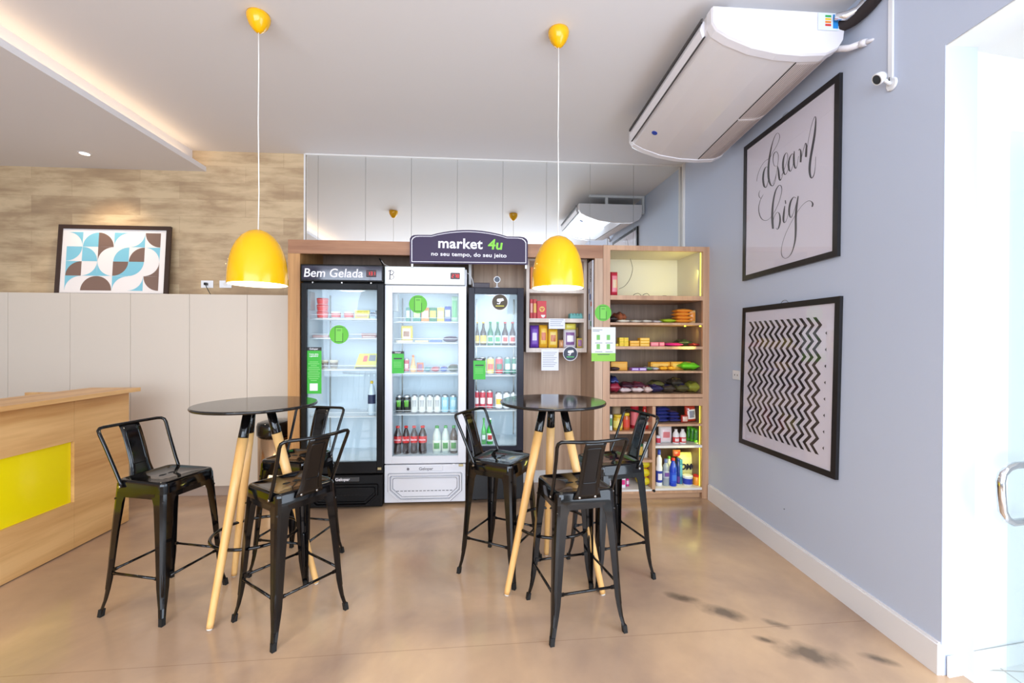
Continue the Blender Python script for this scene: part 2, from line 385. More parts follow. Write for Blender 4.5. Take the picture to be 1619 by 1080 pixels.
for k in range(8):
    a = q0+dq*(.005+k*.33*(.35 if k == 0 else 1) - (0 if k == 0 else .214)); L_ = .112 if k == 0 else .326
    g.prism([a, a+dq*L_, a+dq*L_+Vector((0, 0, .085)), a+Vector((0, 0, .085))], (0, -.009, 0))
struct('baseboard_porch', g, mat('white_skirting_tile', (236, 234, 230), .2))
struct('wall_left', G().box(-6.35, -6.2, -3.2, YB+.15, 0, 3.3), M_white)
# the street side: piers and a lintel around big shop windows
g = G().box(-6.35, -3.9, -3.35, -3.2, 0, 3.3).box(2.6, 4.7, -3.35, -3.2, 0, 3.3).box(-3.9, 2.6, -3.35, -3.2, 2.9, 3.3).box(-3.9, 2.6, -3.35, -3.2, 0, .25)
struct('wall_front', g, M_white)
g = G()
for x in (-3.9, -2.3, -.7, .9, 2.55): g.box(x, x+.05, -3.3, -3.24, .25, 2.9)
g.box(-3.9, 2.6, -3.3, -3.24, 2.2, 2.25)
wf = struct('window_1', g, M_mblack)
M_ceil = mat('ceiling_white', (226, 222, 222), .7)
struct('ceiling', G().box(-6.2, 2.3, -3.2, YB+.15, HC, HC+.12), M_ceil)
XE = -2.61
struct('ceiling', G().box(-6.2, XE, -3.2, YB, ZD, ZD+.045), M_ceil)
struct('trim_1', G().box(-2.75, -2.735, -3.2, YB, ZD+.045, HC), M_ceil)
struct('trim_2', G().box(XM0, wx(4.3)-.02, YB-.02, YB-.004, HC-.012, HC, 0).box(XM0-.015, XM0, YB-.012, YB, 2.2, HC), M_white)
g = G(); slab(g, 4.26, 4.30, 2.23, HC, -.02)
struct('trim_3', g, M_white)
# warm strip light lying in the cove, on top of the lowered ceiling
M_strip = mat('warm_led_strip', (255, 220, 170), .5, emit=(255, 206, 140), es=1.6)
o = single('led_strip', G().box(-2.700, -2.682, -3.0, YB-.03, ZD+.046, ZD+.052), M_strip, 'warm white strip light hidden in the cove above the lowered ceiling', 'light strip')
o = area('cove_glow', (-2.69, .6, ZD+.06), (-2.69, .6, 4), .03, 7.2, 2.2, (1, .78, .50)); o.rotation_euler = (PI, 0, 0)

# recessed downlight of the lowered ceiling, followed by added fill spots
def downlight(x, y, z, label=None, power=28):
    t = thing('downlight', label or 'small round recessed downlight in the lowered ceiling', 'light', (x, y, z))
    obj('trim_ring', G().lathe([(.045, 0), (.045, -.004), (.036, -.005), (.034, 0)], (0, 0, 0), 28, cap0=False, cap1=False), M_white, t)
    obj('lens', G().lathe([(.034, -.001), (.0001, -.0015)], (0, 0, 0), 20), mat('downlight_lens', (255, 250, 235), .4, emit=(255, 244, 220), es=14), t)
    lamp('downlight_beam', 'SPOT', (x, y, z-.03), power*.6, (1, .82, .58), .03, (x, y, 0), 110, .8)
downlight(-3.40, 3.98, ZD, 'lit round downlight recessed in the lowered ceiling at left', 34)
for (x, y) in ((-1.9, .2), (.3, .3), (-.8, -1.2)): lamp('warm_fill_spot', 'SPOT', (x, y, HC-.02), 52, (1, .80, .55), .12, (x+.1, y+1.0, 0), 90, 1.0)  # unseen warm spots added behind the camera to brighten the floor

# ------------------------------------------------------------------ white cabinets along the back wall
YC = 4.05; ZC = Z_(464.5, YC, 250)
M_cab = mat('white_cabinet_laminate', (221, 207, 190), .4)
seams = [-5.9, -5.4, -4.92, -4.50, X_(12, YC), X_(110.5, YC), X_(206, YC), X_(299.5, YC), X_(390.5, YC), X_(459, YC)]
cl = ['', '', '', '', 'white cupboard at the left edge of the photo, behind the reception desk', 'white cupboard under the left end of the abstract print',
      'white cupboard under the right end of the abstract print', 'white cupboard behind the metal stool beside the reception desk',
      'white cupboard behind the left bar table legs', 'narrow white cupboard beside the wooden fridge surround']
for i in range(3, len(seams)-1):
    a, b = seams[i], seams[i+1]
    t = thing('cabinet', cl[i+1], 'cabinet', ((a+b)/2, (YC+YB)/2, 0), group='white cupboards along the back wall')
    obj('carcass', G().box(a, b, YC+.02, YB-.002, .09, ZC), M_cab, t, True)
    obj('door', G().box(a+.0015, b-.0015, YC, YC+.019, .092, ZC-.001, .0012, seg=1), M_cab, t, True)
    obj('plinth', G().box(a, b, YC+.03, YC+.05, 0, .09), mat('taupe_plinth', (172, 150, 134), .5), t, True, label='taupe plinth')

# outlets
def outlet(x, z, y, label, plug=False):
    t = thing('wall_outlet', label, 'outlet', (x, y, z), group='outlets above the cupboards')
    obj('cover_plate', G().box(-.055, .055, -.008, 0, -.035, .035, .003), M_whiteg, t)
    obj('socket', G().lathe([(.018, 0), (.018, .002)], (0, 0, 0), 16), M_white, t).matrix_basis = Matrix.Translation((0, -.008, 0)) @ Matrix.Rotation(PI/2, 4, 'X')
    return t
p = at(328, 449.5, YB); outlet(p.x, p.z, YB, 'white wall outlet with a black plug, nearer the abstract print')
pl = G().box(p.x-.012, p.x+.012, YB-.04, YB-.009, p.z-.012, p.z+.012, .004)
pl.tube([(p.x+.002, YB-.035, p.z), (p.x+.02, YB-.05, p.z-.03), (p.x+.035, YB-.04, p.z-.07), (p.x+.055, YB-.03, ZC+.006), (p.x+.14, YB-.04, ZC+.004)], .0035, 6)
single('plug_cable', pl, M_mblack, 'black plug and cable in the wall outlet on the stone wall', 'cable')
p = at(357, 449.5, YB); outlet(p.x, p.z, YB, 'empty white wall outlet just left of the yellow pendant shade')

# ------------------------------------------------------------------ abstract print on the cupboards
def quarter(g, cx, cz, r, a0, mi, y, n=10, t=.0006):
    """filled quarter disc, centre (cx,cz), from angle a0 over 90 degrees"""
    pts = [(cx, y, cz)]+[(cx+r*math.cos(R(a0+90*i/n)), y, cz+r*math.sin(R(a0+90*i/n))) for i in range(n+1)]
    g.prism(pts, (0, -t, 0), mi)
def spandrel(g, kx, kz, cx, cz, r, a0, mi, y, n=10, t=.0006):
    """what is left of a square after its quarter disc: corner (kx,kz) and the arc"""
    pts = [(kx, y, kz)]+[(cx+r*math.cos(R(a0+90*i/n)), y, cz+r*math.sin(R(a0+90*i/n))) for i in range(n+1)]
    g.prism(pts, (0, -t, 0), mi)
YP = 4.20
pa, pb = at(85, 350.5, YP), at(264.5, 463, YP)
PX0, PX1, PZ0, PZ1 = pa.x, pb.x, ZC, pa.z-.01
t = thing('framed_print', 'abstract print of blue and brown quarter circles, leaning on the white cupboards', 'picture', ((PX0+PX1)/2, YP, ZC), rot=(R(-4), 0, 0))
hw = (PX1-PX0)/2; hh = PZ1-PZ0; fr = .037
g = G().box(-hw, -hw+fr, 0, .022, 0, hh).box(hw-fr, hw, 0, .022, 0, hh).box(-hw+fr, hw-fr, 0, .022, hh-fr, hh).box(-hw+fr, hw-fr, 0, .022, 0, .016)
obj('frame', g, mat('dark_brown_frame', (58, 40, 32), .35), t)
obj('paper', G().box(-hw+fr, hw-fr, .008, .012, .016, hh-fr), mat('art_paper_white', (238, 230, 226), .5), t)
g = G(); yq = .0078
gx0, gx1 = -hw+fr+.045*2*hw*.9, hw-fr-.035*2*hw*.9
c_ = (gx1-gx0)/6; rz_ = (hh-fr-.016-.05)/4; r_ = min(c_, rz_); c_ = r_ = (c_+rz_)/2*.985
gz1 = hh-fr-.028
def cx(i): return gx0+c_*i
def cz(j): return gz1-r_*j
B, D_, Wt = 0, 1, 2
def QD(i, j, corner, m):   # cell col i row j, centre at a corner: 'bl','br','tl','tr'
    k = {'bl': (i, j+1, 0), 'br': (i+1, j+1, 90), 'tr': (i+1, j, 180), 'tl': (i, j, 270)}[corner]
    quarter(g, cx(k[0]), cz(k[1]), r_*.985, k[2], m, yq)
def SP(i, j, corner, m):   # spandrel at the corner opposite the arc's centre
    k = {'tr': (i, j+1, 0, i+1, j), 'tl': (i+1, j+1, 90, i, j), 'bl': (i+1, j, 180, i, j+1), 'br': (i, j, 270, i+1, j+1)}[corner]
    spandrel(g, cx(k[3]), cz(k[4]), cx(k[0]), cz(k[1]), r_*.985, k[2], m, yq)
SP(0, 0, 'tr', B); QD(1, 0, 'br', B); QD(2, 0, 'bl', D_); SP(3, 0, 'tl', B); SP(4, 0, 'br', B); QD(5, 0, 'tr', D_)
QD(0, 1, 'tl', B); QD(1, 1, 'bl', B); SP(2, 1, 'tl', D_); QD(3, 1, 'br', B); QD(4, 1, 'br', D_); SP(5, 1, 'tr', B)
SP(0, 2, 'tl', B); QD(0, 2, 'br', D_); SP(1, 2, 'br', B); SP(2, 2, 'bl', B); QD(3, 2, 'tl', D_); SP(3, 2, 'br', B); QD(4, 2, 'tl', B); SP(5, 2, 'br', D_)
SP(0, 3, 'tl', B); QD(1, 3, 'br', D_); QD(2, 3, 'bl', D_); SP(3, 3, 'tl', B); SP(4, 3, 'br', B); QD(5, 3, 'tr', D_)
obj('printed_shapes', g, [mat('art_blue', (128, 192, 210), .5), mat('art_brown', (124, 98, 86), .5)], t, label='light blue and brown quarter circles')

# ------------------------------------------------------------------ mirror panels above the furniture
def mirror_mat():
    mt = bpy.data.materials.new('mirror_silver'); mt.use_nodes = True; b = mt.node_tree.nodes['Principled BSDF']
    b.inputs['Base Color'].default_value = (.90, .93, .92, 1); b.inputs['Metallic'].default_value = 1; b.inputs['Roughness'].default_value = .015
    return mt
M_mirror = mirror_mat()
ms = [X_(v, YB-.006, 300) for v in (485, 503, 578, 650.5, 723, 795, 864, 933, 1001.6)]+[wx(4.3)-.03]
ml = ['narrow mirror strip next to the stone wall', 'mirror panel above the black fridge end of the wooden surround', 'mirror panel reflecting the left yellow pendant canopy',
      'mirror panel above the left end of the dark shop sign', 'mirror panel above the middle of the dark shop sign', 'mirror panel reflecting the right yellow pendant canopy',
      'mirror panel behind the cord of the right yellow pendant', 'mirror panel reflecting the front of the air conditioner', 'mirror panel in the corner beside the blue wall']
for i in range(9):
    single('mirror_panel', G().box(ms[i]+.0015, ms[i+1]-.0015, YB-.006, YB+.011, 2.20, HC-.012), M_mirror, ml[i], 'mirror', 'mirror panels on the back wall')

# ------------------------------------------------------------------ reception desk
XD = -2.70
t = thing('reception_desk', 'oak reception desk with a bright yellow inset panel at the left of the photo', 'desk', (XD-.3, 2.0, 0))
DZ, DY = .995, 3.535
zp0 = atp(108, 797, (XD, 0, 0), (1, 0, 0)).z; zp1 = atp(108, 701, (XD, 0, 0), (1, 0, 0)).z; yp = atp(117, 700, (XD, 0, 0), (1, 0, 0)).y
zp0, zp1 = .315, .72
g = G()
g.box(XD-.03, XD, yp+.002, DY, .008, DZ).box(XD-.03, XD, -.2, yp, zp1, DZ).box(XD-.03, XD, -.2, yp, .008, zp0)
g.box(XD-.72, XD-.03, DY-.025, DY, .008, DZ)
obj('front_panel', g, M_desk, t, True)
obj('yellow_panel', G().box(XD-.026, XD-.02, -.2, yp-.0, zp0, zp1), mat('yellow_acrylic', (250, 228, 0), .22, coat=.4), t, True, label='bright yellow glossy inset panel')
obj('reveal', G().box(XD-.06, XD-.0305, yp, yp+.02, zp0-.02, zp1+.02), M_desk, t, True)
obj('countertop', G().box(XD-.30, XD+.065, -.25, 3.565, DZ+.001, DZ+.03, .002), M_desk, t, True)
obj('worktop', G().box(XD-.72, XD-.31, -.2, DY-.03, .72, .745), M_desk, t, True)
for y in (3.50, 2.95, 2.2, 1.2): obj('leveling_foot', G().lathe([(.012, 0), (.012, .008)], (XD-.03, y, 0), 10), M_chrome, t, True)

# ------------------------------------------------------------------ pendants
def pendant(px, label, Y=2.49, zb=1.70):
    x = X_(px, Y, 250)
    t = thing('pendant_lamp', label, 'lamp', (x, Y, zb), group='yellow pendant lamps over the bar tables')
    prof = [(.150, 0), (.1495, .03), (.146, .08), (.139, .13), (.127, .18), (.108, .225), (.082, .262), (.05, .288), (.018, .300), (.006, .302)]
    inn = [(r-.004, z-.003 if z > .01 else z) for r, z in prof[:-1]]
    g = G().rings([[Vector((max(r, 1e-4)*math.cos(2*PI*i/56), max(r, 1e-4)*math.sin(2*PI*i/56), z)) for i in range(56)] for r, z in prof], 0, False, True)
    g.rings([[Vector((max(r, 1e-4)*math.cos(2*PI*i/56), max(r, 1e-4)*math.sin(2*PI*i/56), z)) for i in range(56)] for r, z in inn], 1, False, True)
    g.lathe([(.150, 0), (.146, 0)], (0, 0, 0), 56, 0, False, False)
    sh = obj('lamp_shade', g, [M_yellow, mat('shade_lining_white', (255, 250, 236), .5)], t)
    g = G()
    for k, (aa, zz) in enumerate(((204, .13), (210, .155), (200, .105), (217, .155), (226, .155))):
        a = R(aa); rr = .1395-(zz-.13)*.45
        g.lathe([(.0012, -.0022), (.0022, 0), (.0012, .0022)], (rr*math.cos(a), rr*math.sin(a), zz), 8)
    obj('vent_hole', g, mat('vent_light', (255, 236, 170), .5, emit=(255, 240, 180), es=.6), sh, label='tiny bright ventilation holes')['kind'] = 'stuff'
    obj('bulb', G().lathe([(.0, .035), (.03, .045), (.042, .075), (.034, .11), (.016, .15), (.016, .19)], (0, 0, 0), 20), M_lamp, t)
    obj('diffuser', G().lathe([(.142, .012), (.0001, .011)], (0, 0, 0), 40, cap0=False), M_lamp, t)
    l = lamp('pendant_glow', 'SPOT', (x, Y, zb-.012), 9, (1, .9, .68), .12, (x, Y, 0), 150, 1.0)
    top = HC-zb
    g = G().tube([(0, 0, .30), (.003, .001, .5), (-.001, 0, .9), (.001, 0, 1.2), (0, 0, top-.09)], .0028, 8)
    obj('cord', g, mat('white_cord', (240, 236, 230), .5), t)
    obj('canopy', G().lathe([(.004, top-.098), (.012, top-.096), (.026, top-.086), (.046, top-.06), (.058, top-.03), (.060, top-.012), (.057, top)], (0, 0, 0), 32), M_yellow, t)
pendant(408.5, 'yellow dome pendant lamp above the left bar table')
pendant(882.5, 'yellow dome pendant lamp above the right bar table')

# ------------------------------------------------------------------ bar tables
M_ttop = mat('black_table_lacquer', (26, 24, 24), .09, spec=.5)
def bar_table(c, feet, label):
    t = thing('bar_table', label, 'table', (c[0], c[1], 0), group='round bar tables')
    HT = 1.05
    obj('tabletop', G().lathe([(.285, HT-.018), (.302, HT-.016), (.3065, HT-.008), (.303, HT-.001), (.300, HT)], (0, 0, 0), 80), M_ttop, t)
    obj('mounting_plate', G().lathe([(.095, HT-.03), (.095, HT-.018)], (0, 0, 0), 24), M_mblack, t)
    for f in feet:
        v = Vector((f[0]-c[0], f[1]-c[1], 0)); d = v.normalized(); top = d*.062+Vector((0, 0, HT-.025)); bot = d*.302
        def P(z): return bot.lerp(top, z/(HT-.025))
        obj('leg', G().tube([P(.008), P(.03), P(.3), P(.6), P(.88)], [.0150, .0158, .0190, .0230, .0258], 18), M_beech, t, label='beech wood leg with a black top')
        obj('leg_sleeve', G().tube([P(.8795), P(.885), P(1.022)], [.0235, .0245, .0215], 18), M_black, t, label='black metal sleeve')
        obj('foot_glide', G().tube([P(.0), P(.010)], [.0125, .014], 14), mat('clear_glide', (216, 208, 196), .4), t)
    g = G(); rr = .212; z = .345
    g.tube([(rr*math.cos(2*PI*i/48), rr*math.sin(2*PI*i/48), z) for i in range(48)], .0085, 10, closed=True)
    obj('foot_ring', g, M_black, t)
    return t
bar_table((-1.232, 2.482), [(-1.305, 2.190), (-.935, 2.572), (-1.459, 2.68)], 'round black bar table on beech legs nearer the reception desk')
bar_table((.410, 2.515), [(.131, 2.383), (.674, 2.355), (.421, 2.799)], 'round black bar table on beech legs in front of the slim fridge')

# ------------------------------------------------------------------ metal bar stools
def rrect(hx, hy, r, z, n=5):
    pts = []
    for cx_, cy_, a0 in ((hx-r, hy-r, 0), (-hx+r, hy-r, 90), (-hx+r, -hy+r, 180), (hx-r, -hy+r, 270)):
        for i in range(n+1):
            a = R(a0+90*i/n); pts.append(Vector((cx_+r*math.cos(a), cy_+r*math.sin(a), z)))
    return pts
SH = .682
def make_stool():
    t = thing('bar_stool', '', 'stool', (0, 0, 0), group='black metal bar stools around the two tables')
    g = G(); h = .150
    g.rings([rrect(h+.003, h+.003, .035, SH-.058), rrect(h+.001, h+.001, .034, SH-.012), rrect(h-.003, h-.003, .032, SH-.003), rrect(h-.010, h-.010, .028, SH),
             rrect(h-.018, h-.018, .024, SH-.001), rrect(h-.024, h-.024, .02, SH-.0045), rrect(h-.12, h-.12, .01, SH-.0045)], 0, False, True)
    g.rings([rrect(h+.003, h+.003, .035, SH-.058), rrect(h-.002, h-.002, .03, SH-.058), rrect(h-.004, h-.004, .03, SH-.008), rrect(.02, .02, .01, SH-.008)], 0, False, True)
    seat = obj('seat', g, M_black, t)
    g = G(); hs = []
    for s in (-1, 1):
        hs = [(s*.006, -.004), (s*.022, -.011), (s*.036, -.010), (s*.046, -.0), (s*.036, .010), (s*.022, .011), (s*.006, .004)]
        g.prism([(x, y, SH-.0044) for x, y in hs], (0, 0, .0008))
    obj('hand_slot', g, M_rubber, seat)
    for sx in (-1, 1):
        for sy in (-1, 1):
            secs = []
            # z, corner distance, wing length
            for z, c, w, rr in ((SH-.02, .149, .090, .02), (SH-.06, .151, .074, .02), (SH-.11, .1545, .058, .02), (.40, .165, .047, .018), (.17, .176, .036, .016),
                                (.12, .179, .030, .014), (.075, .183, .024, .011), (.03, .192, .021, .010), (.012, .195, .020, .009)):
                th = .004; pts = [(c-w, c), (c-rr, c), (c-rr*.29, c-rr*.29), (c, c-rr), (c, c-w), (c-th, c-w), (c-th, c-rr-.001), (c-rr*.29-th*.75, c-rr*.29-th*.75), (c-rr-.001, c-th), (c-w, c-th)]
                secs.append([Vector((sx*x, sy*y, z)) for x, y in pts])
            lg = obj('leg', G().rings(secs, smooth=False), M_black, t)
            g = G(); k = .7071
            for (z0_, z1_) in ((.12, .32),):
                c0, c1 = .179-.0085, .1685-.0100
                g.tube([(sx*(c0-.002), sy*(c0-.002), z0_), (sx*c0, sy*c0, z0_+.012), (sx*c1, sy*c1, z1_-.012), (sx*(c1-.003), sy*(c1-.003), z1_)], [.003, .0065, .0065, .003], 8)
            obj('emboss', g, M_black, lg)
            obj('rubber_foot', G().rings([[Vector((sx*(.1875+a), sy*(.1875+b), 0)) for a, b in ((-.0115, .009), (.009, .009), (.009, -.0115), (-.0115, -.0115))],
                                          [Vector((sx*(.1835+a), sy*(.1835+b), .036)) for a, b in ((-.011, .0095), (.0095, .0095), (.0095, -.011), (-.011, -.011))]], smooth=False), M_rubber, lg)
    # aprons between the legs
    for s in (-1, 1):
        obj('apron', G().box(-.10, .10, s*.150-.002, s*.150+.002, SH-.085, SH-.05), M_black, t)
        obj('apron', G().box(s*.150-.002, s*.150+.002, -.10, .10, SH-.085, SH-.05), M_black, t)
    # rungs near the floor and the cross brace under the seat
    e = .168; zr = .215
    for a, b in (((-e, -e), (e, -e)), ((e, -e), (e, e)), ((e, e), (-e, e)), ((-e, e), (-e, -e))):
        A, B_ = Vector((a[0], a[1], zr)), Vector((b[0], b[1], zr)); d = (B_-A).normalized()
        A += d*.018; B_ -= d*.018
        g = G().tube([A+d*.02, B_-d*.02], .0065, 10)
        for q, s in ((A, 1), (B_, -1)):
            n_ = Vector((-d.y, d.x, 0)); g.prism([q+n_*.003+Vector((0, 0, -.010)), q+d*s*.03+n_*.003+Vector((0, 0, -.008)), q+d*s*.03+n_*.003+Vector((0, 0, .008)), q+n_*.003+Vector((0, 0, .010))], -n_*.006)
        obj('rung', g, M_black, t)
    for s in (-1, 1):
        obj('cross_brace', G().tube([(-.150, s*.150*1, .585), (0, s*.004, .60+s*.005), (.150, -s*.150, .585)], .005, 8), M_black, t)
    # back: bent tube and a pressed splat, the back is at -Y
    path = [(-.157, -.095, SH-.035), (-.157, -.105, SH-.01), (-.159, -.128, SH+.04), (-.168, -.185, SH+.17), (-.174, -.212, SH+.232), (-.172, -.222, SH+.250), (-.160, -.230, SH+.259), (-.14, -.236, SH+.261),
            (-.08, -.250, SH+.259), (0, -.256, SH+.258)]
    full = path+[(-x, y, z) for x, y, z in reversed(path[:-1])]
    obj('back_rail', G().tube(full, .0085, 10), M_black, t)
    def sy_(u):   # u 0 at the rail .. 1 at the seat
        z = SH+.258-u*.292; y = -.256+.10*(u**.75)+(.0 if u < .85 else 0); return y, z
    g = G(); rows = []
    for i in range(13):
        u = i/12; y, z = sy_(u); w = .052+.001*u+(.018*max(0, (u-.72)/.28)**1.6)
        rows.append([Vector((x, y+ox, z)) for x, ox in ((-w, 0), (-w*.5, .0), (0, 0), (w*.5, 0), (w, 0), (w, -.0035), (w*.5, -.0035), (0, -.0035), (-w*.5, -.0035), (-w, -.0035))])
    sp = obj('splat', G().rings(rows), M_black, t)
    rim = []
    q0 = rrect(.033, .30, .010, 0, 3); qq = []
    for i, v in enumerate(q0):
        w_ = q0[(i+1) % len(q0)]; k_ = 8 if (w_-v).length > .2 else 1
        qq += [v.lerp(w_, j/k_) for j in range(k_)]
    for q in qq:
        u = .42-q.y; u = .12+(u-.12)*1.0; y, z = sy_(max(.0, min(.74, u))); rim.append((q.x, y, z))
    for oy, r_e in ((-.0040, .0028), (.0006, .0028)):
        obj('pressed_rim', G().tube([(x, y+oy, z) for x, y, z in rim], r_e, 6, closed=True), M_black, sp)
    for sx in (-1, 1):
        b = G().lathe([(.007, 0), (.006, .003), (.003, .004)], (0, 0, 0), 10)
        for v in b.bm.verts: v.co = Vector((v.co.x+sx*.04, -.160-v.co.z, v.co.y+SH-.026))
        obj('bolt', b, M_steel, t)
        b = G().lathe([(.008, 0), (.006, .004)], (0, 0, 0), 10)
        for v in b.bm.verts: v.co = Vector((sx*(.164+v.co.z), v.co.y-.100, v.co.x+SH-.03))
        obj('bolt', b, M_steel, t)
    return t
stool = make_stool()
places = [((-1.686, 2.463), -15, 'black metal bar stool nearest the reception desk'),
          ((-.963, 2.282), 142, 'black metal bar stool in front of the left table, its back towards the camera'),
          ((-1.14, 2.80), -104, 'black metal bar stool behind the left table, beside the black fridge'),
          ((.119, 2.697), -31, 'black metal bar stool left of the right table, in front of the small fridge'),
          ((.470, 2.197), 101, 'black metal bar stool in front of the right table, its back towards the camera'),
          ((.782, 2.63), 195, 'black metal bar stool right of the right table, in front of the lit shelves')]
for i, (c, a, lb) in enumerate(places):
    rz = R(a-90)
    if i == 0: stool.location = (c[0], c[1], 0); stool.rotation_euler = (0, 0, rz); stool['label'] = lb
    else: dup(stool, (c[0], c[1], 0), rz, lb)

# ------------------------------------------------------------------ wooden surround of the fridges
YF = 3.745
xs0, xs1 = X_(455, YF), X_(474.0, YF)
zt = Z_(385, YF); zb_ = Z_(406, YF)
xr0, xr1 = X_(953, YF), X_(1121, YF)       # tall shelf unit
XBK = YB-.03
t = thing('fridge_surround', 'wooden surround of fridges: side panel, long top beam and back panels', 'furniture', ((xs0+xr0)/2, 4.0, 0))
obj('side_panel', G().box(xs0, xs1, YF, YF+.03, 0, zb_-.001).box(xs0, xs1, YF+.031, XBK, 0, zt-.031), M_oak, t, True)
obj('top_beam', G().box(xs0, xr0-.002, YF, YF+.03, zb_, zt), M_oakx, t, True)
obj('top_panel', G().box(xs0, xr0-.002, YF+.031, XBK, zt-.03, zt), M_ashx, t, True)
xmid = X_(748, 4.2)
obj('back_panel', G().box(xs1+.001, xmid, XBK-.02, XBK, .0, zt-.031), M_ashd, t, True, label='wood back panel with shade in its colour, behind the tall fridges')
obj('back_panel', G().box(xmid+.002, X_(940, YF)-.001, XBK-.02, XBK, .12, zt-.031), M_ash, t, True)
xq = X_(940, YF)
obj('side_panel', G().box(xq, xr0-.002, YF+.0, XBK-.022, 0, zb_-.001), M_ash, t, True)
obj('divider', G().box(X_(741, 4.0), X_(745, 4.0), 3.95, XBK-.021, 1.9, zt-.031), M_white, t, True)
obj('baseboard', G().box(xmid+.002, X_(940, YF)-.001, XBK-.022, XBK, .0, .119), M_white, t, True)

# ------------------------------------------------------------------ shop sign
YS = 3.70
t = thing('shop_sign', 'dark aubergine shop sign with an arched top and white outline on the wooden beam', 'sign', (X_(741, YS), YS, Z_(416, YS)))
def sign_outline(px_in):
    L_, R_2, B_, T0, T1 = 648+px_in, 834.5-px_in, 416.5-px_in*.9, 371.5+px_in*.75, 362.5+px_in*.9
    pts = [(L_, B_), (L_, T0+6), (L_+2, T0+2.5), (L_+6, T0+.3), (L_+12, T0-.2), (L_+34-px_in, T0-.0)]
    for i in range(1, 12):
        u = i/12; x = L_+34-px_in+u*((R_2-33+px_in)-(L_+34-px_in)); pts.append((x, T0-(T0-T1)*math.sin(PI*u)**.85+2.2*u))
    pts += [(R_2-33+px_in, T0+2.4), (R_2-12, T0+2.8), (R_2-6, T0+3.8), (R_2-2, T0+6.5), (R_2, T0+10), (R_2, B_+2)]
    return pts
def signp(px_in, y): return [Vector((at(x, yy, YS).x, y, at(x, yy, YS).z)) for x, yy in sign_outline(px_in)]
obj('board', G().prism(signp(0, YS), (0, .012, 0)), mat('aubergine_board', (66, 53, 80), .5, spec=.3), t, True)
a, b = signp(2.6, YS-.001), signp(3.7, YS-.001); g = G(); n = len(a)
for i in range(n):
    j = (i+1) % n; g.prism([a[i], a[j], b[j], b[i]], (0, -.0008, 0))
M_ltr = mat('white_lettering', (244, 240, 246), .5)
obj('outline', g, M_ltr, t, True, label='thin white outline')
M_grn = mat('lime_lettering', (140, 214, 70), .5)
q = at(731, 386.5, YS)
text('lettering', 'market', .118, Matrix.Translation((at(727.5, 386.5, YS).x, YS-.002, at(728, 386, YS).z)) @ Matrix.Rotation(PI/2, 4, 'X') @ Matrix.Rotation(R(-.6), 4, 'Z'), M_ltr, t, .0028, world=True, spacing=1.04, sx=1.06)['label'] = 'market in bold white letters'
text('lettering', '4u', .118, Matrix.Translation((at(782.8, 387.5, YS).x, YS-.002, at(782, 387.5, YS).z)) @ Matrix.Rotation(PI/2, 4, 'X') @ Matrix.Rotation(R(-.6), 4, 'Z'), M_grn, t, .0028, world=True, spacing=1.0, sx=1.06, shear=.12)['label'] = '4u in lime green'
text('lettering', 'no seu tempo, do seu jeito', .046, Matrix.Translation((at(741.5, 404, YS).x, YS-.002, at(741, 403, YS).z)) @ Matrix.Rotation(PI/2, 4, 'X') @ Matrix.Rotation(R(-.6), 4, 'Z'), M_ltr, t, .0009, world=True, spacing=1.05, sx=1.2)['label'] = 'slogan in small white letters'
g = G()
for px in (651.5, 831): g.box(X_(px-1.5, YS+.02), X_(px+1.5, YS+.02), YS+.013, YS+.028, Z_(424, YS), Z_(400, YS))
g.box(X_(651, YS+.02), X_(832, YS+.02), YS+.013, YF-.001, Z_(396, YS)-.01, Z_(396, YS)+.01)
obj('bracket', g, M_steel, t, True)

